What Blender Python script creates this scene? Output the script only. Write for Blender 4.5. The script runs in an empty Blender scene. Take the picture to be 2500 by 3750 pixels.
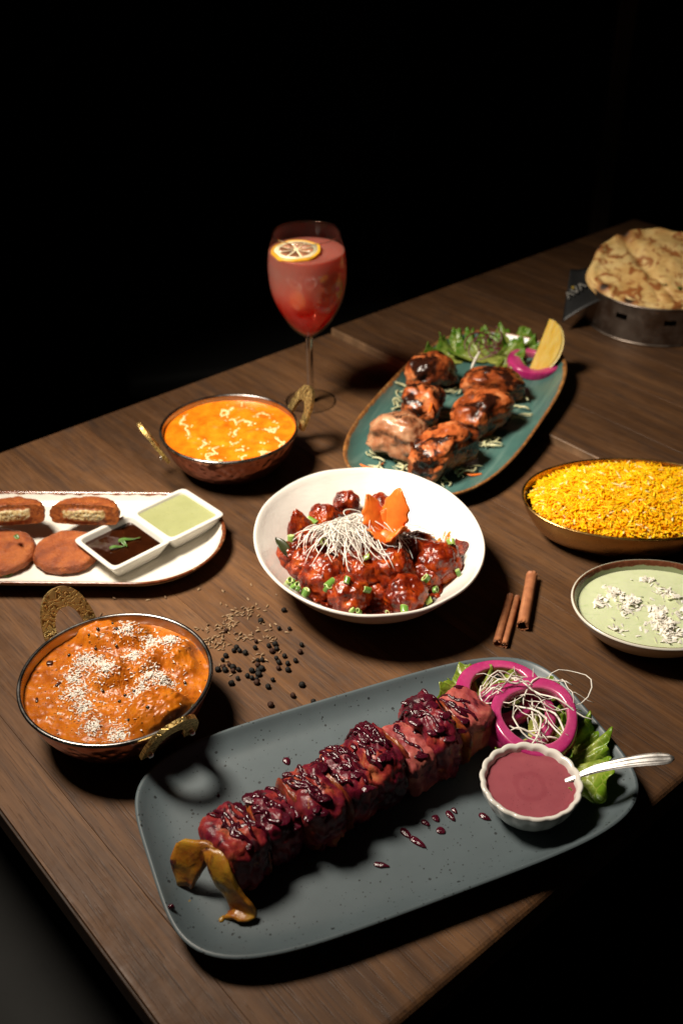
import bpy, bmesh, math, random
import numpy as np
from mathutils import Vector, Matrix
from mathutils.bvhtree import BVHTree

sc = bpy.context.scene
rad = math.radians
pi = math.pi
# ------------------------------------------------------------------ camera
cam = bpy.data.cameras.new('camera')
cam_o = bpy.data.objects.new('camera', cam)
sc.collection.objects.link(cam_o)
PITCH, ROLL = rad(34.25), rad(-0.5)
fw = Vector((0, math.cos(PITCH), -math.sin(PITCH)))
rt0 = Vector((1, 0, 0)); up0 = rt0.cross(fw)
rt = rt0 * math.cos(ROLL) + up0 * math.sin(ROLL)
up = -rt0 * math.sin(ROLL) + up0 * math.cos(ROLL)
mat3 = Matrix((rt, up, -fw)).transposed()
cam_o.matrix_world = Matrix.Translation((0, 0, 0.65)) @ mat3.to_4x4()
cam.sensor_fit = 'VERTICAL'; cam.sensor_height = 36.0; cam.lens = 36.96
cam.clip_start = 0.02; cam.clip_end = 60
cam.dof.use_dof = True; cam.dof.focus_distance = 0.86; cam.dof.aperture_fstop = 6.0
sc.camera = cam_o
# ------------------------------------------------------------------ light: a dark dining room, one small soft lamp
world = bpy.data.worlds.new('World'); sc.world = world; world.use_nodes = True
world.node_tree.nodes['Background'].inputs[0].default_value = (1.0, 0.78, 0.6, 1)
world.node_tree.nodes['Background'].inputs[1].default_value = 0.0035
L = bpy.data.lights.new('lamp', 'AREA'); L.shape = 'DISK'; L.size = 0.34; L.energy = 7.0
L.color = (1.0, 0.88, 0.74); L.spread = rad(72)
lamp = bpy.data.objects.new('lamp', L); sc.collection.objects.link(lamp)
LP = Vector((-0.53, 0.82, 1.06))
lamp.location = LP
lamp.rotation_euler = (Vector((0.08, 0.95, 0)) - LP).to_track_quat('-Z', 'Y').to_euler()
# ------------------------------------------------------------------ colour management
sc.view_settings.view_transform = 'Standard'; sc.view_settings.look = 'None'
sc.view_settings.exposure = 0.0; sc.view_settings.gamma = 1.0
sc.cycles.use_denoising = True
sc.cycles.max_bounces = 12; sc.cycles.transparent_max_bounces = 16
sc.cycles.caustics_reflective = False; sc.cycles.caustics_refractive = False
sc.cycles.sample_clamp_indirect = 4.0

# ================================================================== helpers
col = sc.collection
def lin(v):
    v /= 255.0
    return v / 12.92 if v <= 0.04045 else ((v + 0.055) / 1.055) ** 2.4
def C(r, g, b):
    return (lin(r), lin(g), lin(b), 1.0)

_p = np.random.RandomState(11).permutation(256); _p = np.r_[_p, _p]
_g = np.random.RandomState(5).normal(size=(256, 3)); _g /= np.linalg.norm(_g, axis=1)[:, None]
def pn(P):
    P = np.asarray(P, float); I = np.floor(P).astype(int); f = P - I; I &= 255
    u = f * f * f * (f * (f * 6 - 15) + 10); r = 0
    for dx in (0, 1):
        for dy in (0, 1):
            for dz in (0, 1):
                h = _p[_p[_p[(I[:, 0] + dx) & 255] + ((I[:, 1] + dy) & 255)] + ((I[:, 2] + dz) & 255)]
                d = (_g[h] * (f - np.array([dx, dy, dz]))).sum(1)
                w = (u[:, 0] if dx else 1 - u[:, 0]) * (u[:, 1] if dy else 1 - u[:, 1]) * (u[:, 2] if dz else 1 - u[:, 2])
                r = r + w * d
    return r * 1.5
def fbm(P, octv=4, gain=0.5):
    P = np.asarray(P, float); a = 1; t = 0; s = 0
    for i in range(octv):
        t = t + a * pn(P * (2.03 ** i) + i * 17.3); s += a; a *= gain
    return t / s
def ridge(P, octv=3):
    P = np.asarray(P, float); a = 1; t = 0; s = 0
    for i in range(octv):
        t = t + a * (1 - np.abs(pn(P * (2.03 ** i) + i * 9.1)) * 2); s += a; a *= 0.5
    return t / s

def raw(name, V, F, mat=None, smooth=True, attrs=None):
    me = bpy.data.meshes.new(name)
    me.from_pydata(np.asarray(V, float).tolist(), [], F if isinstance(F, list) else np.asarray(F).tolist())
    if smooth: me.shade_smooth()
    for k, a in (attrs or {}).items():
        a = np.asarray(a, float)
        if a.ndim == 1:
            at = me.attributes.new(k, 'FLOAT', 'POINT'); at.data.foreach_set('value', a)
        else:
            at = me.attributes.new(k, 'FLOAT_COLOR', 'POINT'); at.data.foreach_set('color', np.c_[a, np.ones(len(a))].ravel())
    if mat is not None: me.materials.append(mat)
    me.update()
    return me
def link(name, me, parent=None, loc=(0, 0, 0), rot=(0, 0, 0)):
    o = bpy.data.objects.new(name, me); col.objects.link(o)
    o.location = loc; o.rotation_euler = rot
    if parent is not None: o.parent = parent
    return o
def mk(name, V, F, mat, parent=None, smooth=True, attrs=None, loc=(0, 0, 0), rot=(0, 0, 0)):
    return link(name, raw(name, V, F, mat, smooth, attrs), parent, loc, rot)
def tag(o, label, cat, group=None, kind=None):
    o['label'] = label; o['category'] = cat
    if group: o['group'] = group
    if kind: o['kind'] = kind
    return o
def empty(name, loc, rz=0.0):
    o = bpy.data.objects.new(name, None); col.objects.link(o); o.empty_display_size = 0.02
    o.location = loc; o.rotation_euler = (0, 0, rz); return o

def gridF(n, m, wu=False, wv=False):
    F = []
    for i in range(n if wu else n - 1):
        for j in range(m if wv else m - 1):
            a = i * m + j; b = ((i + 1) % n) * m + j; c_ = ((i + 1) % n) * m + (j + 1) % m; d = i * m + (j + 1) % m
            F.append((a, b, c_, d))
    return F
def spl(pts, n):
    """Catmull-Rom through pts, n samples per span"""
    P = np.asarray(pts, float); Q = np.vstack([2 * P[0] - P[1], P, 2 * P[-1] - P[-2]]); out = []
    for i in range(1, len(Q) - 2):
        a, b, c_, d = Q[i - 1], Q[i], Q[i + 1], Q[i + 2]
        for t in np.linspace(0, 1, n, endpoint=False):
            out.append(0.5 * (2 * b + (c_ - a) * t + (2 * a - 5 * b + 4 * c_ - d) * t * t + (3 * b - a - 3 * c_ + d) * t ** 3))
    out.append(Q[-2]); return np.array(out)
def lathe(prof, seg=64, sx=1, sy=1, mod=None):
    prof = np.asarray(prof, float); th = np.linspace(0, 2 * pi, seg, endpoint=False)
    V = np.zeros((len(prof), seg, 3))
    V[:, :, 0] = prof[:, :1] * np.cos(th) * sx; V[:, :, 1] = prof[:, :1] * np.sin(th) * sy; V[:, :, 2] = prof[:, 1:2]
    if mod is not None: V = mod(V, th, prof)
    n = len(prof)
    F = [(i * seg + j, i * seg + (j + 1) % seg, (i + 1) * seg + (j + 1) % seg, (i + 1) * seg + j) for i in range(n - 1) for j in range(seg)]
    return V.reshape(-1, 3), F
def dish(outline, prof):
    """outline(off)->(N,2) rim outline inset by off; prof [(off,z)] runs from the outside bottom centre over the rim to the inside centre"""
    rings = [np.c_[outline(o), np.full(len(outline(o)), z)] for o, z in prof]
    seg = len(rings[0]); n = len(prof); V = np.array(rings).reshape(-1, 3)
    F = [(i * seg + j, i * seg + (j + 1) % seg, (i + 1) * seg + (j + 1) % seg, (i + 1) * seg + j) for i in range(n - 1) for j in range(seg)]
    F += [tuple(range(seg))[::-1], tuple((n - 1) * seg + k for k in range(seg))]
    return V, F
def superell(a, b, n, seg=128):
    th = np.linspace(0, 2 * pi, seg, endpoint=False)
    c_, s_ = np.cos(th), np.sin(th)
    r = (np.abs(c_) ** n + np.abs(s_) ** n) ** (-1 / n)
    def f(off):
        k = max(a - off, 1e-4), max(b - off, 1e-4)
        if off > min(a, b) * 0.98: k = (a * 0.01, b * 0.01)
        return np.c_[c_ * r * k[0], s_ * r * k[1]]
    return f
def stadium(a, b, seg=128):
    h = seg // 2; t = np.linspace(-pi / 2, pi / 2, h)
    def f(off):
        r_ = max(b - off, 1e-4); L_ = a - b
        if off > b * 0.98: L_ *= 0.9
        return np.r_[np.c_[L_ + r_ * np.cos(t), r_ * np.sin(t)], np.c_[-L_ - r_ * np.cos(t), -r_ * np.sin(t)]]
    return f
def tube(path, r, seg=6, flat=1.0, closed_ends=True, up_=None):
    P = np.asarray(path, float); n = len(P); r = np.broadcast_to(np.asarray(r, float), (n,))
    T = np.gradient(P, axis=0); T /= np.linalg.norm(T, axis=1)[:, None] + 1e-12
    ref = np.array(up_ if up_ is not None else (0, 0, 1.0)); N = ref - T[0] * (ref @ T[0])
    if np.linalg.norm(N) < 1e-3: N = np.cross(T[0], (1.0, 0.2, 0))
    N /= np.linalg.norm(N); V = []
    th = np.linspace(0, 2 * pi, seg, endpoint=False)
    for i in range(n):
        N = N - T[i] * (N @ T[i]); N /= np.linalg.norm(N) + 1e-12; B = np.cross(T[i], N)
        V.append(P[i] + r[i] * (np.cos(th)[:, None] * B + flat * np.sin(th)[:, None] * N))
    V = np.array(V).reshape(-1, 3)
    F = [(i * seg + j, i * seg + (j + 1) % seg, (i + 1) * seg + (j + 1) % seg, (i + 1) * seg + j) for i in range(n - 1) for j in range(seg)]
    if closed_ends: F += [tuple(range(seg))[::-1], tuple((n - 1) * seg + k for k in range(seg))]
    return V, F
def join(parts):
    V, F, o = [], [], 0
    for v, f in parts:
        V.append(np.asarray(v)); F += [tuple(i + o for i in q) for q in f]; o += len(v)
    return np.vstack(V), F
_ico = {}
def ico(sub):
    if sub not in _ico:
        bm = bmesh.new(); bmesh.ops.create_icosphere(bm, subdivisions=sub, radius=1)
        _ico[sub] = (np.array([v.co[:] for v in bm.verts]), [tuple(v.index for v in f.verts) for f in bm.faces]); bm.free()
    return _ico[sub]
def blob(size, seed=0, box=2.0, amp=0.15, freq=1.6, octv=5, gain=0.5, rid=0.0, rfreq=2.5, sub=5, flat=0.55):
    n, F = ico(sub); p = box
    r = (np.abs(n) ** p).sum(1) ** (-1 / p)
    P = n * r[:, None]
    off = np.array([seed * 3.17, seed * 1.31, seed * 7.7])
    d = 1 + amp * fbm(n * freq + off, octv, gain) * 1.6
    if rid: d = d + rid * (ridge(n * rfreq + off * 1.7, 3) - 0.4)
    P = P * d[:, None] * np.asarray(size)
    zmin = -flat * size[2]
    P[:, 2] = np.where(P[:, 2] < zmin, zmin + (P[:, 2] - zmin) * 0.12, P[:, 2])
    return P, F
def rotm(rz=0, rx=0, ry=0):
    return np.array(Matrix.Rotation(rz, 3, 'Z') @ Matrix.Rotation(rx, 3, 'X') @ Matrix.Rotation(ry, 3, 'Y'))

# ================================================================== materials
class MT:
    def __init__(s, name):
        s.m = bpy.data.materials.new(name); s.m.use_nodes = True; s.nt = s.m.node_tree
        s.b = s.nt.nodes['Principled BSDF']; s.out = s.nt.nodes['Material Output']
    def put(s, sock, v):
        if isinstance(v, bpy.types.NodeSocket): s.nt.links.new(v, sock)
        elif v is not None:
            if hasattr(sock.default_value, '__len__'):
                if not hasattr(v, '__len__'): v = (v,) * len(sock.default_value)
                sock.default_value = tuple(v)[:len(sock.default_value)] if len(v) >= len(sock.default_value) else tuple(v) + (1.0,)
            else: sock.default_value = v
    def n(s, typ, ins=None, **pr):
        nd = s.nt.nodes.new('ShaderNode' + typ)
        for k, v in pr.items(): setattr(nd, k, v)
        for k, v in (ins or {}).items(): s.put(nd.inputs[k], v)
        return nd
    def co(s, scale=(1, 1, 1), rot=(0, 0, 0), kind='Object', loc=(0, 0, 0)):
        t = s.n('TexCoord'); return s.n('Mapping', {0: t.outputs[kind], 1: loc, 2: rot, 3: scale}).outputs[0]
    def noise(s, vec, scale=5, detail=4, rough=0.55, dist=0.0):
        return s.n('TexNoise', {'Vector': vec, 'Scale': scale, 'Detail': detail, 'Roughness': rough, 'Distortion': dist}).outputs['Fac']
    def voro(s, vec, scale=5, feature='F1', out='Distance', rand=1.0):
        return s.n('TexVoronoi', {'Vector': vec, 'Scale': scale, 'Randomness': rand}, feature=feature).outputs[out]
    def ramp(s, fac, stops, interp='LINEAR'):
        nd = s.n('ValToRGB', {0: fac}); cr = nd.color_ramp; cr.interpolation = interp
        while len(cr.elements) < len(stops): cr.elements.new(0.5)
        for e, (p, c_) in zip(cr.elements, stops):
            e.position = p; e.color = c_ if hasattr(c_, '__len__') else (c_, c_, c_, 1)
        return nd.outputs[0]
    def mix(s, fac, a, b, blend='MIX'):
        nd = s.n('Mix', data_type='RGBA', blend_type=blend); s.put(nd.inputs[0], fac); s.put(nd.inputs[6], a); s.put(nd.inputs[7], b); return nd.outputs[2]
    def math(s, op, a, b=0.0, clamp=False):
        nd = s.n('Math', {0: a, 1: b}, operation=op, use_clamp=clamp); return nd.outputs[0]
    def sstep(s, v, lo, hi):
        return s.n('MapRange', {0: v, 1: lo, 2: hi, 3: 0.0, 4: 1.0}, interpolation_type='SMOOTHSTEP').outputs[0]
    def bump(s, h, strength=0.3, dist=0.001, nrm=None):
        ins = {'Strength': strength, 'Distance': dist, 'Height': h}
        if nrm is not None: ins['Normal'] = nrm
        return s.n('Bump', ins).outputs[0]
    def attr(s, name, col_=False):
        a = s.n('Attribute', attribute_name=name); return a.outputs[0] if col_ else a.outputs[2]
    def set(s, **kw):
        nm = dict(color='Base Color', rough='Roughness', metal='Metallic', normal='Normal', spec='Specular IOR Level', sss='Subsurface Weight', sssr='Subsurface Radius',
                  ssss='Subsurface Scale', coat='Coat Weight', coatr='Coat Roughness', trans='Transmission Weight', ior='IOR', alpha='Alpha', aniso='Anisotropic')
        for k, v in kw.items(): s.put(s.b.inputs[nm[k]], v)
        if 'normal' in kw: s.put(s.b.inputs['Coat Normal'], kw['normal'])
        return s

def mat_wood(name, tint=(1, 1, 1)):
    m = MT(name); oi = m.n('ObjectInfo'); rnd = oi.outputs['Random']
    off = m.n('CombineXYZ', {0: m.math('MULTIPLY', rnd, 7.0), 1: m.math('MULTIPLY', rnd, 31.0), 2: 0.0}).outputs[0]
    t = m.n('TexCoord').outputs['Object']
    base = m.n('VectorMath', {0: t, 1: off}, operation='ADD').outputs[0]
    def mp(sc_): return m.n('Mapping', {0: base, 3: sc_}).outputs[0]
    big = m.noise(mp((14, 2.2, 14)), 1.0, 4, 0.6, 1.6)             # slow colour drift
    rings = m.noise(mp((46, 2.0, 46)), 1.0, 3, 0.55, 2.2)
    fine = m.noise(mp((420, 14, 420)), 1.0, 3, 0.6, 0.2)
    pores = m.noise(mp((820, 30, 820)), 1.0, 2, 0.5, 0.0)
    blot = m.noise(mp((22, 9, 22)), 1.0, 5, 0.65, 0.8)
    c1 = m.ramp(big, [(0.28, (0.048, 0.022, 0.0095, 1)), (0.5, (0.090, 0.042, 0.0175, 1)), (0.72, (0.145, 0.071, 0.030, 1))])
    c2 = m.mix(m.math('MULTIPLY', m.sstep(rings, 0.42, 0.7), 0.55), c1, (0.045, 0.026, 0.017, 1))
    c3 = m.mix(m.math('MULTIPLY', m.sstep(blot, 0.50, 0.76), 0.65), c2, (0.040, 0.027, 0.021, 1))
    c4 = m.mix(m.math('MULTIPLY', m.sstep(fine, 0.40, 0.72), 0.32), c3, (0.170, 0.086, 0.038, 1))
    c5 = m.mix(m.math('MULTIPLY', m.sstep(pores, 0.55, 0.68), 0.5), c4, (0.030, 0.017, 0.011, 1))
    k = m.n('MapRange', {0: rnd, 1: 0.0, 2: 1.0, 3: 0.68, 4: 1.25}).outputs[0]
    c6 = m.mix(1.0, c5, m.n('CombineColor', {0: k, 1: k, 2: k}).outputs[0], 'MULTIPLY')
    c7 = m.mix(1.0, c6, (*tint, 1), 'MULTIPLY')
    scr = m.noise(m.co((1, 1, 1)), 60, 3, 0.7, 0.4)
    m.set(color=c7, rough=m.n('MapRange', {0: scr, 1: 0.3, 2: 0.7, 3: 0.40, 4: 0.60}).outputs[0], spec=0.25,
          normal=m.bump(m.math('SUBTRACT', m.math('MULTIPLY', fine, 0.4), m.sstep(pores, 0.55, 0.7)), 0.35, 0.0004))
    return m.m

def mat_plain(name, color, rough=0.5, metal=0.0, spec=0.5, var=0.12, scale=30, bump=0.0, bscale=200, coat=0.0, sss=0.0, sssr=(1, .5, .3), ssss=.004):
    m = MT(name); nz = m.noise(m.co(), scale, 4)
    c2 = tuple(x * (1 - var * 2) for x in color[:3]) + (1,); c3 = tuple(min(1, x * (1 + var)) for x in color[:3]) + (1,)
    m.set(color=m.ramp(nz, [(0.25, c2), (0.75, c3)]), rough=rough, metal=metal, spec=spec, coat=coat)
    if sss: m.set(sss=sss, sssr=sssr, ssss=ssss)
    if bump: m.set(normal=m.bump(m.noise(m.co(), bscale, 3), bump, 0.0008))
    return m.m

# measured positions on the table, metres
D = {
 'pepper': [(-0.0562,0.785),(-0.0775,0.7694),(-0.0598,0.7581),(-0.05,0.7576),(-0.1094,0.7557),(-0.0804,0.7398),(-0.0806,0.7312),(-0.0682,0.7338),(-0.0624,0.7362),(-0.0607,0.7295),(-0.0648,0.7263),(-0.038,0.7346),(-0.039,0.725),(-0.0532,0.7195),(-0.0604,0.7167),(-0.0579,0.7111),(-0.0429,0.7133),(-0.0499,0.7095),(-0.0579,0.7034),(-0.0493,0.7012),(-0.0977,0.732),(-0.1,0.7275),(-0.0947,0.7274),(-0.0893,0.7245),(-0.1068,0.7207),(-0.109,0.7151),(-0.0771,0.7142),(-0.0731,0.7147),(-0.0767,0.7079),(-0.0729,0.703),(-0.076,0.7006),(-0.0817,0.7007),(-0.0851,0.6939),(-0.081,0.6912),(-0.0753,0.6958),(-0.0766,0.6898),(-0.0763,0.6851),(-0.1025,0.7085),(-0.0989,0.7053),(-0.1074,0.7058),(-0.1057,0.7017),(-0.0985,0.7002),(-0.0937,0.7019),(-0.0936,0.6907),(-0.0986,0.6845),(-0.1123,0.7024),(-0.0623,0.6885),(-0.066,0.6797),(-0.0362,0.6817),(-0.0437,0.6683),(-0.0257,0.6607),(-0.0626,0.6573)],
 'cumin': [(-0.1419,0.8197),(-0.1176,0.8167),(-0.09,0.8265),(-0.065,0.8099),(-0.0924,0.8033),(-0.1186,0.7972),(-0.113,0.7939),(-0.0836,0.7956),(-0.0729,0.7927),(-0.0812,0.7892),(-0.0744,0.7859),(-0.0523,0.7534),(-0.0637,0.7652),(-0.0677,0.7574),(-0.0571,0.7264),(-0.1054,0.7144),(-0.1002,0.6964),(-0.1117,0.7096),(-0.0896,0.7744),(-0.1073,0.7806),(-0.0806,0.7787),(-0.1049,0.7364),(-0.0767,0.7426),(-0.0869,0.7839),(-0.0924,0.7882),(-0.0871,0.7908),(-0.101,0.7855),(-0.0908,0.7884),(-0.0885,0.7785),(-0.1026,0.7835),(-0.1058,0.7862),(-0.1046,0.779),(-0.0969,0.779),(-0.0901,0.78),(-0.1029,0.7901),(-0.0944,0.7888),(-0.0916,0.7857),(-0.0951,0.7792),(-0.096,0.7896),(-0.0955,0.7829),(-0.0979,0.7828),(-0.0884,0.7863),(-0.0993,0.7838),(-0.1011,0.7641),(-0.106,0.7785),(-0.1057,0.7755),(-0.1027,0.7635),(-0.1064,0.7689),(-0.1132,0.7702),(-0.1084,0.7659),(-0.1142,0.7781),(-0.104,0.7705),(-0.1052,0.7645),(-0.1095,0.7766),(-0.1073,0.7728),(-0.1105,0.7725),(-0.1074,0.7634),(-0.0994,0.7684),(-0.1126,0.7666),(-0.1097,0.779),(-0.1109,0.7627),(-0.1069,0.766),(-0.1003,0.7793),(-0.108,0.775),(-0.1022,0.7673),(-0.1154,0.7594),(-0.1146,0.7546),(-0.1067,0.7536),(-0.1193,0.7637),(-0.112,0.7544),(-0.1077,0.757),(-0.1072,0.7628),(-0.1172,0.7608),(-0.1196,0.7583),(-0.1071,0.7593),(-0.1113,0.7573),(-0.1089,0.7606),(-0.1174,0.7642),(-0.1149,0.7615),(-0.1383,0.7603),(-0.1366,0.7591),(-0.1269,0.761),(-0.1272,0.7643),(-0.1322,0.7587),(-0.1262,0.7552),(-0.1279,0.7588),(-0.1272,0.7449),(-0.1271,0.7405),(-0.1279,0.7329),(-0.1254,0.7374),(-0.1242,0.7447),(-0.1287,0.7443),(-0.1213,0.7451),(-0.1247,0.7323),(-0.1217,0.7404),(-0.1233,0.7366),(-0.1241,0.7394),(-0.1224,0.7435),(-0.1212,0.7329),(-0.1235,0.7415),(-0.1122,0.7399),(-0.1137,0.738),(-0.118,0.7423),(-0.1158,0.7486),(-0.1125,0.743),(-0.1138,0.7304),(-0.1112,0.7441),(-0.1152,0.738),(-0.1175,0.7335),(-0.1188,0.7382),(-0.1127,0.7491),(-0.1102,0.7303),(-0.11,0.7346),(-0.1118,0.7464),(-0.1161,0.7355),(-0.1099,0.7384),(-0.1186,0.7485),(-0.0916,0.7485),(-0.0962,0.7517),(-0.0952,0.7462),(-0.0845,0.7521),(-0.0918,0.7436),(-0.086,0.749),(-0.0898,0.7456),(-0.0974,0.7442),(-0.0916,0.7458),(-0.0998,0.7517),(-0.0993,0.7453),(-0.0845,0.7439),(-0.088,0.7446),(-0.0678,0.7628),(-0.0766,0.7672),(-0.0795,0.755),(-0.0745,0.7657),(-0.0793,0.7607),(-0.0715,0.7565),(-0.067,0.7454),(-0.0651,0.747),(-0.0708,0.7478),(-0.0652,0.7431),(-0.0691,0.7466),(-0.0627,0.7447),(-0.0657,0.741),(-0.0734,0.7472),(-0.0734,0.7227),(-0.0778,0.7229),(-0.0699,0.7138),(-0.081,0.7138),(-0.0806,0.7162),(-0.0741,0.7197),(-0.1417,0.8196),(-0.1177,0.8168),(-0.1898,0.803),(-0.173,0.807),(-0.2234,0.8064),(-0.2321,0.7826)],
 'manch': [(-0.039,0.8589,0.05),(-0.0178,0.8849,0.045),(0.0052,0.912,0.045),(-0.0481,0.8255,0.04),(-0.0351,0.8159,0.035),(-0.0171,0.7933,0.04),(0.0061,0.7655,0.032),(0.0199,0.7954,0.04),(0.0451,0.7988,0.045),(0.0591,0.7611,0.033),(0.0919,0.81,0.04),(0.0746,0.8278,0.045),(0.0411,0.9068,0.045),(-0.0296,0.8376,0.045),(0.0801,0.7984,0.035),(0.0172,0.8205,0.045),(0.0422,0.8449,0.045),(0.0337,0.7787,0.025)],
 'scal': [(-0.0494,0.8323,0.055),(-0.0298,0.8646,0.06),(-0.0009,0.8774,0.06),(-0.0179,0.8275,0.062),(0.0237,0.7958,0.066),(-0.0112,0.7672,0.06),(-0.0135,0.7629,0.058),(-0.0342,0.7691,0.054),(-0.0473,0.7835,0.043),(-0.0495,0.776,0.04),(-0.0442,0.771,0.04),(-0.0407,0.7655,0.038),(-0.0346,0.764,0.038),(0.0046,0.7599,0.055),(0.0228,0.7574,0.05),(0.0789,0.7836,0.06),(0.1044,0.8176,0.058),(0.11,0.7913,0.05),(0.075,0.7768,0.04),(0.0881,0.7792,0.036),(0.0791,0.7534,0.038),(0.0414,0.7433,0.036),(0.0554,0.7275,0.046),(0.0088,0.7306,0.042),(0.0147,0.7306,0.04),(-0.0083,0.8498,0.062)],
 'flower': [(0.0432,0.8182,0.066)],
 'radish': [(0.0172,0.8213,0.066)],
 'smear': [(0.0953,0.8554,0.047),(0.109,0.8439,0.047)],
 'leafcurry': [(-0.0623,0.8284,0.05)],
 'tikka': [(0.1167,1.2141,0.038),(0.1001,1.1343,0.038),(0.0697,1.0623,0.038),(0.1161,1.0294,0.038),(0.1687,1.1075,0.038),(0.1924,1.1844,0.038)],
 'teal_lettuce': [(0.1591,1.2849,0.03),(0.1939,1.2938,0.03),(0.2423,1.3224,0.03),(0.1925,1.2467,0.03)],
 'teal_ring': [(0.254,1.2524,0.03)],
 'wedge': [(0.2498,1.2387,0.03),(0.279,1.2757,0.075)],
 'teal_shred': [(0.1452,1.1959,0.018),(0.0811,1.197,0.018),(0.0715,1.1658,0.018),(0.2231,1.1528,0.018),(0.2279,1.1328,0.018),(0.2147,1.1212,0.018),(0.1818,1.0728,0.018),(0.167,1.0731,0.018),(0.0405,1.0572,0.018),(0.0431,1.0257,0.018),(0.0709,1.0408,0.018),(0.081,1.0285,0.018),(0.0906,1.0114,0.018),(0.115,1.006,0.018),(0.1342,1.0208,0.018),(0.0398,1.0919,0.018),(0.2267,1.1775,0.018),(0.1739,1.084,0.018),(0.1485,1.0206,0.018),(0.1308,1.1464,0.018),(0.1243,1.1386,0.018),(0.206,1.1862,0.018),(0.0681,1.0219,0.018)],
 'teal_carrot': [(0.0201,1.0401,0.02),(0.0343,1.0295,0.02),(0.0491,1.0414,0.02),(0.1393,1.0192,0.02),(0.1474,1.0123,0.02),(0.1601,1.0138,0.02),(0.1279,1.159,0.02),(0.122,1.1116,0.02),(0.1311,1.1508,0.02)],
 'patty': [(-0.2637,0.8888,0.045),(-0.3316,0.894,0.045),(-0.2833,0.8782,0.02),(-0.3415,0.8778,0.02)],
 'cil': [(-0.3337,0.8415,0.012),(-0.3267,0.873,0.03),(-0.3017,0.9495,0.02),(-0.2121,0.8682,0.036),(-0.2104,0.8576,0.036),(-0.2159,0.8446,0.036)],
 'ringsA': [(0.1311,0.6466,0.026),(0.1417,0.6181,0.03),(0.1538,0.6062,0.04)],
 'glet': [(0.1169,0.6493,0.02),(0.1601,0.6598,0.03),(0.1561,0.6279,0.02),(0.1815,0.5812,0.025),(0.1957,0.5931,0.03)],
 'gstr': [(0.1293,0.6367,0.045),(0.1478,0.6106,0.035),(0.1742,0.626,0.05),(0.1738,0.6,0.05)],
 'kebab': [(-0.077,0.4818,0.034),(-0.0513,0.5121,0.034),(-0.0142,0.5268,0.034),(0.006,0.5551,0.034),(0.0331,0.5617,0.034),(0.0563,0.5684,0.034),(0.0786,0.5728,0.034),(0.0967,0.5942,0.034)],
 'pepper_strip': [(-0.112,0.4669,0.012),(-0.1095,0.4723,0.03),(-0.103,0.4759,0.045),(-0.0941,0.474,0.046),(-0.0869,0.4622,0.043),(-0.0808,0.4534,0.03),(-0.0733,0.4488,0.02),(-0.0704,0.4455,0.012),(-0.0779,0.4409,0.011)],
 'drops': [(-0.0457,0.5862,0.009),(0.1066,0.5288,0.009),(0.0809,0.5299,0.009),(0.0841,0.5349,0.009),(0.0695,0.5276,0.009),(0.0613,0.5236,0.009),(0.0725,0.5162,0.009),(0.0543,0.5061,0.009),(0.0267,0.486,0.009),(0.0463,0.5139,0.009),(-0.0974,0.5513,0.009),(-0.1095,0.4562,0.009),(-0.1047,0.4432,0.009),(-0.0848,0.443,0.009)],
 'rimdrop': [(-0.1198,0.4432,0.02)],
 'k2lump': [(-0.2143,0.702,0.048),(-0.1869,0.6974,0.048),(-0.1485,0.604,0.048),(-0.1467,0.6766,0.048),(-0.1718,0.6573,0.048),(-0.2178,0.6637,0.048),(-0.1938,0.6481,0.048),(-0.133,0.6626,0.048),(-0.1575,0.6401,0.048)],
 'k2coco': [(-0.2178,0.6637,0.048),(-0.2239,0.6485,0.048),(-0.2188,0.6298,0.048),(-0.2104,0.6136,0.048),(-0.1976,0.5926,0.048),(-0.1762,0.5831,0.048),(-0.1562,0.6401,0.048),(-0.1649,0.6292,0.048),(-0.1768,0.6642,0.048),(-0.1491,0.6847,0.048),(-0.1659,0.6889,0.048),(-0.1964,0.6481,0.048),(-0.1466,0.6363,0.048),(-0.2072,0.6636,0.048),(-0.1859,0.6954,0.048)],
 'k2seed': [(-0.1948,0.695,0.052),(-0.2112,0.6952,0.052),(-0.2121,0.682,0.052),(-0.1779,0.6261,0.052),(-0.1709,0.6296,0.052),(-0.1966,0.6308,0.052),(-0.1813,0.6198,0.052),(-0.1685,0.5917,0.052),(-0.2185,0.6912,0.052),(-0.1991,0.7002,0.052),(-0.1426,0.6902,0.052),(-0.153,0.5949,0.052),(-0.2335,0.6752,0.052),(-0.1306,0.6402,0.052),(-0.2424,0.5918,0.052),(-0.1941,0.6827,0.052)],
 'k2cube': [(-0.2481,0.6658,0.05),(-0.2355,0.6405,0.05),(-0.2491,0.6227,0.05),(-0.1198,0.6113,0.05)],
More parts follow.
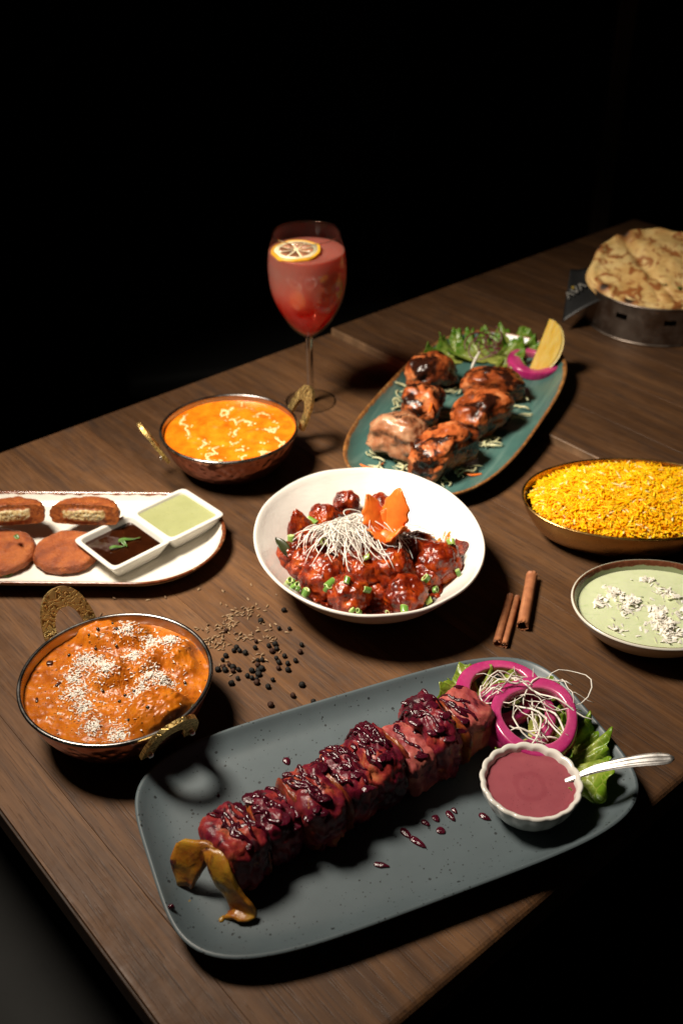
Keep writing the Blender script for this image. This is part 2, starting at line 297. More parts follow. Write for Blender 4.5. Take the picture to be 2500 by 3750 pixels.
 'cream': [(-0.1837,1.093,0.05),(-0.1869,1.0814,0.05),(-0.1776,1.0694,0.05),(-0.1772,1.0572,0.05),(-0.1736,1.0451,0.05),(-0.1853,1.0742,0.05),(-0.1843,1.0851,0.05),(-0.141,1.1067,0.05),(-0.1282,1.113,0.05),(-0.109,1.1061,0.05),(-0.1001,1.0931,0.05),(-0.085,1.0928,0.05),(-0.1191,1.1167,0.05),(-0.1344,1.0937,0.05),(-0.131,1.081,0.05),(-0.122,1.0731,0.05),(-0.1194,1.0592,0.05),(-0.1197,1.0441,0.05),(-0.1157,1.0308,0.05),(-0.1095,1.0162,0.05),(-0.1039,1.0758,0.05),(-0.1064,1.0666,0.05),(-0.1134,1.0807,0.05),(-0.0884,1.0571,0.05),(-0.0776,1.0509,0.05),(-0.0861,1.0288,0.05),(-0.0717,1.0374,0.05),(-0.0639,1.0284,0.05),(-0.0678,1.0169,0.05),(-0.0704,1.0084,0.05),(-0.0894,1.0101,0.05),(-0.0841,1.0072,0.05),(-0.0874,1.0002,0.05),(-0.0927,0.9919,0.05),(-0.1081,0.9867,0.05),(-0.1181,0.9868,0.05),(-0.1104,0.9978,0.05),(-0.1062,1.0005,0.05),(-0.1508,1.027,0.05),(-0.1445,1.0154,0.05),(-0.1385,1.0053,0.05),(-0.1315,0.9926,0.05),(-0.1294,0.9843,0.05),(-0.1394,0.9844,0.05),(-0.148,0.9984,0.05),(-0.1588,1.0185,0.05),(-0.137,1.021,0.05),(-0.1241,1.0251,0.05),(-0.1421,1.0939,0.05),(-0.1337,1.1033,0.05),(-0.1244,1.084,0.05),(-0.0817,1.0585,0.05),(-0.0766,1.0785,0.05),(-0.0968,0.9892,0.05),(-0.1234,0.9814,0.05),(-0.1158,1.012,0.05),(-0.1225,1.0502,0.05),(-0.1444,0.9914,0.05),(-0.1565,1.0315,0.05),(-0.093,1.0978,0.05),(-0.0743,1.0614,0.05),(-0.15,1.0041,0.05)],
 'k1lump': [(-0.1432,1.0719,0.05),(-0.1635,1.0345,0.05),(-0.0944,1.0437,0.05),(-0.1132,1.0997,0.05),(-0.0654,1.0659,0.05),(-0.1294,1.0354,0.05)],
 'raita_coco': [(0.2827,0.7205,0.045),(0.2857,0.7071,0.045),(0.263,0.7431,0.045),(0.2517,0.7521,0.045),(0.303,0.7478,0.045),(0.2853,0.7752,0.045),(0.2824,0.7324,0.045),(0.2499,0.7593,0.045),(0.2332,0.7435,0.045),(0.3031,0.7236,0.045),(0.2547,0.7311,0.045),(0.2969,0.7586,0.045),(0.2938,0.6972,0.045),(0.239,0.7045,0.045),(0.2815,0.691,0.045)],
}
# ---------------------------------------------------------------- setting
def mat_dark(name, c_, rough=0.7):
    return mat_plain(name, c_, rough, var=0.25, scale=6, bump=0.15, bscale=90, spec=0.25)
M_floor = mat_dark('floor_tiles', (0.020, 0.018, 0.017, 1), 0.6)
M_wall = mat_dark('wall_paint', (0.016, 0.016, 0.017, 1), 0.9)
o = mk('floor', [(-4, -3, -0.75), (5, -3, -0.75), (5, 6, -0.75), (-4, 6, -0.75)], [(0, 1, 2, 3)], M_floor, smooth=False)
o['kind'] = 'structure'
def box(x0, x1, y0, y1, z0, z1, bev=0.0, seg=2):
    bm = bmesh.new(); bmesh.ops.create_cube(bm, size=1)
    for v in bm.verts:
        v.co = Vector(((x0 + x1) / 2 + v.co.x * (x1 - x0), (y0 + y1) / 2 + v.co.y * (y1 - y0), (z0 + z1) / 2 + v.co.z * (z1 - z0)))
    if bev: bmesh.ops.bevel(bm, geom=bm.edges[:], offset=bev, segments=seg, affect='EDGES', profile=0.5)
    bm.verts.index_update()
    V = np.array([v.co[:] for v in bm.verts]); F = [tuple(v.index for v in f.verts) for f in bm.faces]; bm.free(); return V, F
o = mk('wall_back', *box(-4, 5, 3.6, 3.75, -0.75, 2.4), M_wall, smooth=False); o['kind'] = 'structure'
AZ = rad(40.18)
UX = np.array([math.cos(AZ), math.sin(AZ)]); VX = np.array([-math.sin(AZ), math.cos(AZ)])
M_wood = mat_wood('walnut_top')
M_wood2 = mat_wood('walnut_dark', (0.5, 0.5, 0.5))
STEP = 0.011
M_band = mat_plain('tan_edge', (.20, .115, .060, 1), .42, var=.3, scale=40, bump=.2, bscale=300)  # lighter tan colour for the strip along the raised table's seam edge
def dining_table(u_edges, v0, v1, z, label, th=0.026):
    """planks run along v; u_edges are the plank joints; the table frame is rotated by AZ"""
    t = empty('dining_table', (0, 0, 0), AZ)
    tag(t, label, 'table', 'dining tables pushed end to end')
    for i in range(len(u_edges) - 1):
        a, b = u_edges[i] + 0.00012, u_edges[i + 1] - 0.00012
        bm = bmesh.new(); bmesh.ops.create_cube(bm, size=1); L_ = v1 - v0
        for v in bm.verts: v.co = Vector((v.co.x * (b - a), v.co.y * L_, v.co.z * th))
        def edges(f): return [e for e in bm.edges if all(f(v.co) for v in e.verts)]
        ends = [e for e in edges(lambda c_: c_.z > 0) if abs(e.verts[0].co.y - e.verts[1].co.y) < 1e-6]
        bmesh.ops.bevel(bm, geom=ends, offset=0.008, segments=5, affect='EDGES', profile=0.5)
        for s_, outer in ((-1, i == 0), (1, i == len(u_edges) - 2)):
            es = [e for e in bm.edges if all(v.co.x * s_ > (b - a) / 2 - 1e-5 and v.co.z > -th / 2 + 0.0005 for v in e.verts)
                  and not all(abs(v.co.z - e.verts[0].co.z) > 1e-9 for v in e.verts[1:])]
            es = [e for e in es if abs(e.verts[0].co.z - th / 2) < 1e-5 and abs(e.verts[1].co.z - th / 2) < 1e-5]
            if es: bmesh.ops.bevel(bm, geom=es, offset=0.0032 if outer else 0.00018, segments=4 if outer else 1, affect='EDGES', profile=0.5)
        bm.verts.index_update()
        V = np.array([v.co[:] for v in bm.verts]); F = [tuple(v.index for v in f.verts) for f in bm.faces]; bm.free()
        p = mk('plank', V, F, M_wood, t, smooth=False, loc=((a + b) / 2, (v0 + v1) / 2, z - th / 2))
    u0, u1 = u_edges[0], u_edges[-1]
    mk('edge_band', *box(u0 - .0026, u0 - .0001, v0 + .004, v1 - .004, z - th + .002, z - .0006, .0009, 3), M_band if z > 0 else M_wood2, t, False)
    mk('apron', *join([box(u0 + .06, u1 - .06, v0 + .06, v0 + .085, z - th - .07, z - th - .001), box(u0 + .06, u1 - .06, v1 - .085, v1 - .06, z - th - .07, z - th - .001)]), M_wood2, t, False)
    for a in (u0 + .05, u1 - .11):
        for b in (v0 + .05, v1 - .11):
            mk('leg', *box(a, a + .06, b, b + .06, -0.75, z - th - .0015, .004), M_wood2, t, False)
    return t
dining_table([.1495, .194, .301, .398, .498, .571, .668, .757, .846, .905], .2615, 1.100, 0.0, 'walnut plank dining table carrying the speckled grey platter and copper bowls')
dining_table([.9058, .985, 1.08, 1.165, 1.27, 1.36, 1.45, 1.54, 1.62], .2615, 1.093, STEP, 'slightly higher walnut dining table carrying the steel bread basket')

# dim furniture beyond the table
M_seat = mat_plain('seat_vinyl', (0.0055, 0.0058, 0.0048, 1), 0.8, var=0.25, scale=9, bump=0.25, bscale=160)
M_legw = mat_plain('chair_wood', (0.035, 0.024, 0.016, 1), 0.5, var=0.2)
def chair(loc, rz, label, back=True, w=0.44, d=0.42, sh=-0.29):
    t = empty('chair', loc, rz); tag(t, label, 'chair')
    mk('seat', *box(-w / 2, w / 2, -d / 2, d / 2, sh - .05, sh, .018, 4), M_seat, t)
    mk('seat_frame', *box(-w / 2 + .01, w / 2 - .01, -d / 2 + .01, d / 2 - .01, sh - .09, sh - .051, .004), M_legw, t, False)
    for sx in (-1, 1):
        for sy in (-1, 1):
            x, y = sx * (w / 2 - .03), sy * (d / 2 - .03)
            top = 0.17 if (back and sy > 0) else sh - .0905
            z0 = -0.75
            yy = y + (.022 if top > 0 else 0)
            mk('leg', *box(x - .017, x + .017, yy - .017, yy + .017, z0, top, .004), M_legw, t, False)
    if back:
        for z0 in (0.02, 0.10):
            mk('back_rail', *box(-w / 2 + .048, w / 2 - .048, d / 2 - .02, d / 2 + .005, z0, z0 + .055, .006), M_legw, t, False)
    return t
chair((-0.16, 2.10, 0), rad(14), 'dark low padded chair standing in the gloom beyond the wine glass', back=False, w=.62, d=.5, sh=-.26)
chair((-0.47, 0.50, 0), rad(130.2), 'padded chair with dark grey seat pushed beside the table end', back=False, w=.46, d=.5, sh=-.27)
# timber post on the far wall
tag(mk('post', *box(0.533, 0.569, 2.176, 2.212, -0.75, 1.6, .004), mat_plain('post_wood', (.05, .033, .02, 1), .6), smooth=False),
    'slim brown timber post rising beyond the raised table edge', 'post')

# ---------------------------------------------------------------- ceramics and metal
def mat_ceramic(name, c_, rough=0.18, speck=None, var=0.05, brush=False):
    m = MT(name); nz = m.noise(m.co(), 40, 4)
    cc = m.ramp(nz, [(0.3, tuple(x * (1 - var) for x in c_[:3]) + (1,)), (0.7, tuple(x * (1 + var) for x in c_[:3]) + (1,))])
    nrm = m.bump(m.noise(m.co((1, 1, 1)), 55, 2), 0.12, 0.001)
    if speck:
        for sc_, thr, amt in speck:
            v = m.n('TexVoronoi', {'Vector': m.co(), 'Scale': sc_}, feature='F1')
            rr = m.n('SeparateColor', {0: v.outputs['Color']}).outputs[0]
            d = m.math('LESS_THAN', v.outputs['Distance'], m.math('MULTIPLY', m.math('SUBTRACT', rr, 1 - amt), thr / amt))
            cc = m.mix(m.math('MULTIPLY', d, 0.85), cc, (0.012, 0.014, 0.015, 1))
    m.set(color=cc, rough=rough, spec=0.5, normal=nrm, coat=0.25 if rough < .3 else 0.0, coatr=.08)
    return m
M_grey = mat_ceramic('grey_glaze', (0.080, 0.104, 0.114, 1), 0.42, speck=[(300, .42, .10), (620, .45, .10), (170, .22, .05)]).m
M_white = mat_ceramic('white_glaze', (0.66, 0.64, 0.585, 1), 0.16).m
def mat_bowl():
    m = MT('white_textured_glaze'); nz = m.noise(m.co((60, 8, 60), kind='Object'), 6, 3)
    m.set(color=m.ramp(m.noise(m.co(), 30, 3), [(.3, (.62, .595, .545, 1)), (.7, (.70, .675, .62, 1))]), rough=.22, coat=.3, coatr=.1,
          normal=m.bump(nz, .35, .0006))
    return m.m
M_bowl = mat_bowl()
def mat_rimmed(name, base, rimc, rough=.2, streak=None, outc=None):
    """base glaze, edge colour where the mesh attribute 'rim' is high, broken up by noise"""
    m = MT(name); nz = m.noise(m.co(), 90, 4, .6); nz2 = m.noise(m.co(), 25, 3)
    b = m.ramp(nz2, [(.3, tuple(x * .92 for x in base[:3]) + (1,)), (.7, tuple(min(1, x * 1.06) for x in base[:3]) + (1,))])
    if streak:
        st = m.noise(m.co((8, 120, 8), rot=(0, 0, rad(28))), 1.0, 4, .6, .4)
        b = m.mix(m.math('MULTIPLY', m.sstep(st, .48, .74), .75), b, streak[0])
        st2 = m.noise(m.co((5, 70, 5), rot=(0, 0, rad(35)), loc=(.3, .2, 0)), 1.0, 3, .6, .5)
        b = m.mix(m.math('MULTIPLY', m.sstep(st2, .5, .75), .6), b, streak[1])
    if outc is not None: b = m.mix(m.attr('out'), b, outc)
    a = m.attr('rim'); r = m.math('ADD', a, m.math('MULTIPLY', m.math('SUBTRACT', nz, .5), .9))
    rc = m.ramp(m.noise(m.co(), 160, 3), [(.35, rimc[0]), (.55, rimc[1]), (.75, rimc[2])])
    f = m.math('MULTIPLY', m.sstep(r, .42, .62), m.sstep(a, .02, .12))
    m.set(color=m.mix(f, b, rc), rough=rough, coat=.10, coatr=.15, normal=m.bump(nz2, .1, .001))
    return m.m
M_teal = mat_rimmed('teal_glaze', (.050, .118, .104, 1), ((.30, .13, .035, 1), (.12, .045, .015, 1), (.40, .24, .09, 1)), .34,
                    streak=[(.13, .21, .18, 1), (.028, .072, .070, 1)])
M_wplate = mat_rimmed('white_brown_edge', (.66, .63, .56, 1), ((.20, .055, .018, 1), (.09, .022, .008, 1), (.40, .22, .10, 1)), .15)
M_sage = mat_rimmed('sage_glaze', (.185, .215, .115, 1), ((.13, .045, .022, 1), (.09, .028, .013, 1), (.2, .08, .04, 1)), .2, outc=(.6, .57, .5, 1))
def mat_copper():
    m = MT('hammered_copper'); v = m.voro(m.co(), 130, 'SMOOTH_F1')
    m.set(color=m.ramp(m.noise(m.co(), 35, 3), [(.3, (.36, .135, .085, 1)), (.7, (.56, .25, .17, 1))]), metal=1, rough=.30, normal=m.bump(v, .75, .003))
    return m.m
M_copper = mat_copper()
def mat_metal(name, c_, rough=.25, var=.2, bump=.12, bscale=220):
    m = MT(name); nz = m.noise(m.co(), 60, 4)
    m.set(color=m.ramp(nz, [(.3, tuple(x * (1 - var) for x in c_[:3]) + (1,)), (.7, c_)]), metal=1,
          rough=m.n('MapRange', {0: nz, 1: .3, 2: .7, 3: rough * .75, 4: rough * 1.35}).outputs[0], normal=m.bump(m.noise(m.co(), bscale, 2), bump, .0006))
    return m.m
M_steel = mat_metal('steel', (.74, .70, .66, 1), .30)
M_tin = mat_metal('tin_lining', (.50, .44, .40, 1), .3)
M_rimsteel = mat_metal('dull_rim_steel', (.26, .25, .24, 1), .26)
M_brassdish = mat_metal('brass_dish', (.62, .37, .12, 1), .27)
def mat_brass():
    m = MT('engraved_brass'); w = m.n('TexWave', {'Vector': m.co(), 'Scale': 70, 'Distortion': 14, 'Detail': 2, 'Detail Scale': 2.2}, wave_type='RINGS').outputs['Fac']
    g = m.sstep(w, .12, .4)
    m.set(color=m.mix(g, (.34, .19, .05, 1), (.90, .66, .26, 1)), metal=1, rough=.42, normal=m.bump(g, .45, .0008))
    return m.m
M_brass = mat_brass()
M_brassplain = mat_metal('brass_edge', (.68, .47, .15, 1), .22)

# --- speckled grey platter
PLZ = 0.0085
def platter():
    f = superell(.1865, .1062, 4.4, 160)
    prof = spl([(.10, .0008), (.045, .0008), (.038, .0), (.034, .0008), (.022, .0045), (.008, .0135), (.0015, .0195), (.0, .0212), (.0012, .0222), (.0030, .0218), (.009, .0158), (.018, .0105), (.030, .0087), (.06, .0083), (.107, .0083)], 3)
    return mk('platter', *dish(f, prof), M_grey, loc=(.0338, .5490, 0), rot=(0, 0, rad(22.2)))
tag(platter(), 'large rounded rectangular grey platter with dark speckles under the glazed skewer pieces', 'platter')

# --- white bowl
BC = np.array([.0257, .8335]); BA = rad(-75.3); BSX, BSY = .1240, .1105
def bowl_inner_z(off): return np.interp(off, [0, .003, .012, .03, .055, .075, .12], [.0555, .055, .0455, .028, .0155, .0128, .0125])
def white_bowl():
    f = superell(BSX, BSY, 2.06, 144)
    prof = spl([(.108, .0012), (.07, .0012), (.064, .0), (.060, .0016), (.045, .010), (.022, .028), (.006, .047), (.0006, .0535), (.0, .0553), (.0012, .0566), (.0032, .0556)], 3).tolist()
    prof += [(o_, float(bowl_inner_z(o_))) for o_ in np.linspace(.006, .1085, 26)]
    V, F = dish(f, prof)
    nz = pn(np.c_[V[:, :2] * 22, np.zeros(len(V))]); V[:, 2] += nz * .0016 * np.clip(V[:, 2] / .05, 0, 1)
    return mk('bowl', V, F, M_bowl, loc=(BC[0], BC[1], 0), rot=(0, 0, BA))
tag(white_bowl(), 'wide white textured bowl heaped with sticky red glazed pieces', 'bowl')

# --- teal plate, propped on the step between the two tables
TA = rad(62); TC = np.array([.1489, 1.1467])
seam_u = .9058
sx_ = (seam_u - TC @ UX) / math.cos(TA - AZ)                      # where the seam crosses the plate's long axis
TT = math.asin(STEP / (sx_ + .135))
def teal_point(lx, ly, lz):
    """plate-local to world"""
    return TM @ Vector((lx, ly, lz))
TM = Matrix.Translation((TC[0], TC[1], 0)) @ Matrix.Rotation(TA, 4, 'Z') @ Matrix.Translation((-.135, 0, 0)) @ Matrix.Rotation(-TT, 4, 'Y') @ Matrix.Translation((.135, 0, 0.0006))
def teal_plate():
    f = superell(.197, .1035, 3.0, 160)
    prof = spl([(.10, .0006), (.04, .0006), (.032, .0), (.028, .001), (.015, .006), (.004, .0155), (.0003, .0205), (.0, .0222), (.0014, .0230), (.0034, .0218), (.010, .0150), (.022, .0088), (.04, .0062), (.07, .0056), (.102, .0055)], 3)
    V, F = dish(f, prof); seg = 160
    off = np.array(prof)[:, 0]; k = np.arange(len(prof)); kk = np.argmax(np.array(prof)[:, 1])
    a = np.where(k < kk - 3, np.clip(1 - off / .012, 0, .5), np.clip(1.05 - off / .0085, 0, 1))
    o = mk('plate', V, F, M_teal, attrs={'rim': np.repeat(a, seg)})
    o.matrix_world = TM; return o
tag(teal_plate(), 'long teal brushed plate with a brown gilt edge under the grilled chicken', 'plate')

# --- white oblong plate
WC = np.array([-.3035, .8895]); WA = rad(-1.6); WZ = .0062
def white_plate():
    f = stadium(.1835, .0815, 160)
    prof = spl([(.078, .0006), (.035, .0006), (.028, .0), (.024, .001), (.012, .007), (.003, .0145), (.0003, .0178), (.0, .0192), (.0014, .0200), (.0032, .0190), (.009, .0128), (.018, .0080), (.030, .0065), (.05, .0062), (.080, .0062)], 3)
    V, F = dish(f, prof); off = np.array(prof)[:, 0]; k = np.arange(len(prof)); kk = np.argmax(np.array(prof)[:, 1])
    a = np.where(k < kk - 7, 0, np.clip(1.35 - off / .0050, 0, 1))
    return mk('plate', V, F, M_wplate, attrs={'rim': np.repeat(a, 160)}, loc=(WC[0], WC[1], 0), rot=(0, 0, WA))
tag(white_plate(), 'long white plate with a rusty brown edge holding fried cutlets', 'plate')

# --- twin sauce dish on the white plate
TWC = (-.1976, .8915); TWA = rad(43.6); TWZ = WZ + .0005
def twin_dish():
    V_all = []
    t = empty('sauce_dish', (TWC[0], TWC[1], TWZ), TWA)
    tag(t, 'white two compartment porcelain dish holding green and brown sauces', 'dish')
    w = .0358
    for s_ in (-1, 1):
        f = superell(w, .0368, 13, 96)
        prof = spl([(.033, .0008), (.0135, .0008), (.0115, .0), (.0105, .0012), (.004, .0120), (.0010, .0178), (.0, .0192), (.0012, .0204), (.0040, .0204), (.0052, .0194), (.0066, .0155), (.0105, .0055), (.014, .0035), (.034, .0035)], 3)
        V, F = dish(f, prof); V[:, 0] += s_ * (w - .0015)
        mk('compartment', V, F, M_white, t)
    return t
twin_dish()
# --- ramekin
RC = np.array([.1405, .5387]); RZ = PLZ
def ramekin():
    prof = spl([(.0, .0012), (.020, .0012), (.0225, .0), (.0245, .0012), (.0305, .009), (.0358, .0205), (.0377, .0275), (.0381, .0290), (.0369, .0303), (.0347, .0295), (.0333, .0270), (.0312, .018), (.0262, .007), (.018, .0035), (.0, .0032)], 4)
    def mod(V, th, prof):
        z = prof[:, 1][:, None]; r = prof[:, 0][:, None]
        k = np.clip((z - .004) / .01, 0, 1)
        fl = .0011 * np.abs(np.sin(9 * th))[None] * k - .0005 * k
        V[:, :, 0] += np.cos(th) * fl; V[:, :, 1] += np.sin(th) * fl
        V[:, :, 2] += np.where(z > .024, .0007 * (np.abs(np.sin(9 * th))[None] - .5), 0); return V
    return mk('ramekin', *lathe(prof, 144, mod=mod), M_white, loc=(RC[0], RC[1], RZ))
tag(ramekin(), 'small white fluted ramekin standing on the speckled platter', 'ramekin')
# --- brass rice dish
RCX, RCY, RA_, RB_ = .303, .912, .115, .0775
def rice_dish():
    f = superell(RA_, RB_, 2.08, 128)
    prof = spl([(.074, .0006), (.040, .0006), (.034, .0), (.030, .0015), (.016, .0135), (.005, .0315), (.0012, .0425), (.0, .0446), (.0012, .0458), (.0030, .0448), (.006, .036), (.017, .0155), (.032, .0045), (.045, .003), (.0765, .003)], 3)
    return mk('serving_dish', *dish(f, prof), M_brassdish, loc=(RCX, RCY, 0))
tag(rice_dish(), 'oval brass serving dish filled with saffron yellow rice', 'dish')
# --- sage bowl
def sage_bowl():
    f = superell(.0780, .0655, 2.05, 128)
    prof = spl([(.06, .0006), (.042, .0006), (.037, .0), (.034, .0012), (.020, .0095), (.007, .0240), (.001, .0345), (.0, .0362), (.0011, .0376), (.0030, .0370), (.0060, .0315), (.016, .0165), (.028, .0075), (.042, .005), (.0640, .0045)], 4)
    V, F = dish(f, prof); off = np.array(prof)[:, 0]; k = np.arange(len(prof)); kk = np.argmax(np.array(prof)[:, 1])
    a = np.where(k < kk, 0, np.clip(1.5 - np.abs(off - .0024) / .0026, 0, 1)); ou = (k < kk - 1).astype(float)
    return mk('bowl', V, F, M_sage, attrs={'rim': np.repeat(a, 128), 'out': np.repeat(ou, 128)}, loc=(.2885, .7490, 0))
tag(sage_bowl(), 'sage green bowl with brown rim holding pale green yoghurt', 'bowl')

# --- copper karahi bowls
KR, KZ = .0795, .052
def arch_handle():
    """pointed-arch loop, flat, x across, z up, y thickness"""
    n = 28
    t = np.linspace(0, 1, n)
    def arch(w, h, z0, sharp):
        a = np.linspace(-1, 1, 2 * n - 1)
        x = w * np.sign(a) * (1 - (1 - np.abs(a)) ** 1.0)
        ang = (1 - np.abs(a)) * pi / 2
        x = np.sign(a) * w * np.cos(ang) ** sharp * np.where(np.abs(a) < 1, 1, 1)
        z = z0 + h * np.sin(ang) ** .9
        return np.c_[x, z]
    out = arch(.0245, .047, 0.0, .85); inn = arch(.0135, .0285, 0.0, .8)
    m_ = len(out); rows = []
    for y in (-.0019, .0019):
        for q in (out, inn): rows.append(np.c_[q[:, 0], np.full(m_, y), q[:, 1]])
    mid = [np.c_[q[:, 0] * k, np.full(m_, y), q[:, 1]] for q, y, k in ((out, -.0019, 1), (inn, -.0019, 1), (inn, .0019, 1), (out, .0019, 1))]
    V = np.array(mid)            # loop of 4 around the section
    V = V.transpose(1, 0, 2).reshape(-1, 3)
    F = [(i * 4 + j, (i + 1) * 4 + j, (i + 1) * 4 + (j + 1) % 4, i * 4 + (j + 1) % 4) for i in range(m_ - 1) for j in range(4)]
    F += [(3, 2, 1, 0), tuple((m_ - 1) * 4 + k for k in range(4))]
    return V, F
HANDLE_ME = None
def karahi(loc, phi, label):
    global HANDLE_ME
    t = empty('karahi', (loc[0], loc[1], 0)); tag(t, label, 'bowl', 'copper karahi bowls with brass handles')
    outp = spl([(0, .0003), (.030, .0), (.044, .003), (.058, .011), (.069, .025), (.0755, .041), (.0775, .0515)], 4)
    inp = [(.0768, .0515)] + spl([(.0748, .041), (.0683, .0255), (.0573, .0118), (.043, .004), (.03, .0012), (0, .0010)], 4).tolist()
    mk('copper_shell', *lathe(outp, 96), M_copper, t)
    mk('tin_lining', *lathe(inp, 96), M_tin, t)
    a = np.linspace(0, 2 * pi, 13); rp = np.c_[.0779 + .0019 * np.cos(a), .0519 + .0017 * np.sin(a)]
    mk('rim', *lathe(rp, 112), M_rimsteel, t)
    if HANDLE_ME is None:
        HANDLE_ME = raw('handle', *arch_handle(), M_brass, smooth=False)
    for ph in (phi, phi + pi):
        h = link('handle', HANDLE_ME, t)
        h.matrix_local = Matrix.Translation((.0808 * math.cos(ph), .0808 * math.sin(ph), .039)) @ Matrix.Rotation(ph - pi / 2, 4, 'Z') @ Matrix.Rotation(rad(-28), 4, 'X')
        for s_ in (-1, 1):
            V, F = lathe([(0, .0038), (.0018, .0034), (.0026, .0022), (.0027, 0), (.0, 0)], 12)
            r_ = mk('rivet', V, F, M_steel, h); r_.location = (s_ * .0185, .0019, .0075); r_.rotation_euler = (rad(-90), 0, 0)
    return t
K1 = np.array([-.1278, 1.0532]); K2 = np.array([-.1868, .6416])
karahi(K1, rad(25), 'copper karahi of smooth orange curry with cream beside the wine glass')
karahi(K2, rad(128), 'copper karahi of chunky orange curry sprinkled with white coconut')

# ================================================================== food
rs = np.random.RandomState(3)
# ---- table spices
def mat_pepper():
    m = MT('peppercorn'); nz = m.noise(m.co(), 900, 3); oi = m.n('ObjectInfo').outputs['Random']
    c_ = m.mix(m.math('GREATER_THAN', oi, .85), (.010, .009, .008, 1), (.035, .014, .008, 1))
    m.set(color=m.mix(m.math('MULTIPLY', m.sstep(nz, .55, .7), .5), c_, (.035, .028, .022, 1)), rough=.7, spec=.2, normal=m.bump(nz, .6, .0004)); return m.m
M_pep = mat_pepper()
pep_me = []
for k in range(4):
    V, F = blob((.00245, .0024, .0023), 40 + k, amp=.05, freq=2, rid=.26, rfreq=3.4, sub=3, flat=.9)
    pep_me.append(raw('peppercorn', V, F, M_pep))
for i, (x, y) in enumerate(D['pepper']):
    o = link('peppercorn', pep_me[i % 4], None, (x, y, .0021), (0, 0, rs.uniform(0, 6.28))); k = rs.uniform(.72, 1.15); o.scale = (k, k * rs.uniform(.88, 1.1), k)
    tag(o, 'wrinkled black peppercorn scattered on the bare walnut table', 'peppercorn', 'black peppercorns spilled on the table')
def mat_cumin():
    m = MT('cumin'); oi = m.n('ObjectInfo').outputs['Random']
    st = m.noise(m.co((1, 6, 6)), 900, 2)
    c_ = m.ramp(oi, [(0, (.16, .09, .042, 1)), (.6, (.25, .155, .075, 1)), (1, (.33, .22, .115, 1))])
    m.set(color=m.mix(m.math('MULTIPLY', m.sstep(st, .45, .65), .5), c_, (.09, .05, .025, 1)), rough=.55); return m.m
M_cum = mat_cumin()
cum_me = []
for k in range(4):
    s = np.linspace(0, 1, 11); bend = (.0004, -.0005, .0007, .0002)[k]
    P = np.c_[(s - .5) * .0047, bend * (1 - (2 * s - 1) ** 2), np.zeros(11)]
    r_ = .00078 * np.sin(np.clip(s * .96 + .02, 0, 1) * pi) ** .75 + .00008
    V, F = tube(P, r_, 10)
    for j in range(0, 10, 2): V[j::10, 2] *= 1.0; V[j::10] = V[j::10] * .86 + P * .14
    cum_me.append(raw('cumin_seed', V, F, M_cum))
for i, (x, y) in enumerate(D['cumin']):
    z = .0007 + (.0009 if i > 23 and rs.rand() < .35 else 0)
    o = link('cumin_seed', cum_me[i % 4], None, (x, y, z), (0, rs.normal(0, .08), rs.uniform(0, 6.28))); k = rs.uniform(.85, 1.12); o.scale = (k, k, k)
    tag(o, 'slender tan cumin seed scattered on the bare walnut table', 'cumin seed', 'cumin seeds spilled on the table')
# ---- cinnamon
def mat_cinn():
    m = MT('cinnamon_bark'); st = m.noise(m.co((300, 300, 14)), 1.0, 4, .6, .3); bl = m.noise(m.co(), 120, 4)
    oi = m.n('ObjectInfo').outputs['Random']
    c_ = m.ramp(bl, [(.3, (.20, .065, .025, 1)), (.7, (.36, .135, .052, 1))])
    c_ = m.mix(m.math('MULTIPLY', m.sstep(st, .5, .7), .55), c_, (.42, .20, .09, 1))
    m.set(color=c_, rough=.62, normal=m.bump(st, .5, .0005)); return m.m
M_cin = mat_cinn()
def scroll(name, center, thick, length, p0, p1, label, seed):
    """bark sheet whose section is the polyline center (x,z), run from p0 to p1"""
    Cn = spl(center, 6); T = np.gradient(Cn, axis=0); T /= np.linalg.norm(T, axis=1)[:, None]; N = np.c_[-T[:, 1], T[:, 0]]
    ring = np.r_[Cn + N * thick / 2, (Cn - N * thick / 2)[::-1]]; m_ = len(ring); nL = 16
    d = np.array(p1) - np.array(p0); ang = math.atan2(d[1], d[0]); rows = []
    for i, s in enumerate(np.linspace(0, 1, nL)):
        k = 1 + .06 * pn(np.array([[s * 3 + seed, seed, .3]]))[0]
        e = (pn(np.c_[ring * 500, np.full(m_, seed + (0 if i < nL / 2 else 9))]) * .0012) if i in (0, nL - 1) else 0
        rows.append(np.c_[ring[:, 0] * k, ring[:, 1] * k, np.full(m_, s * length) + e])
    V = np.array(rows).reshape(-1, 3)
    V += .00016 * fbm(V * 260 + seed, 3)[:, None]
    F = [(i * m_ + j, (i + 1) * m_ + j, (i + 1) * m_ + (j + 1) % m_, i * m_ + (j + 1) % m_) for i in range(nL - 1) for j in range(m_)]
    h = m_ // 2
    for b in (0, (nL - 1) * m_):
        for j in range(h - 1):
            q = (b + j, b + j + 1, b + m_ - 2 - j, b + m_ - 1 - j); F.append(q if b else q[::-1])
    o = mk(name, V, F, M_cin); zmin = V[:, 1].min()
    # local x -> across (to the right of travel), y -> up, z -> along the stick
    X = Vector((math.sin(ang), -math.cos(ang), 0)); Z = Vector((math.cos(ang), math.sin(ang), 0)); Y = Vector((0, 0, 1))
    Mx = Matrix((X, Y, Z)).transposed().to_4x4(); o.matrix_world = Matrix.Translation((p0[0], p0[1], -zmin + .0002)) @ Mx
    return tag(o, label, 'cinnamon stick', 'cinnamon sticks lying on the table')
def arc(cx, cz, r0, r1, a0, a1, n): 
    t = np.linspace(0, 1, n); r = r0 + (r1 - r0) * t; a = np.radians(a0 + (a1 - a0) * t); return np.c_[cx + r * np.cos(a), cz + r * np.sin(a)].tolist()
c1 = arc(.0036, .0036, .0009, .0031, 500, -90, 26) + arc(-.0032, .0036, .0033, .0033, -95, -350, 14)
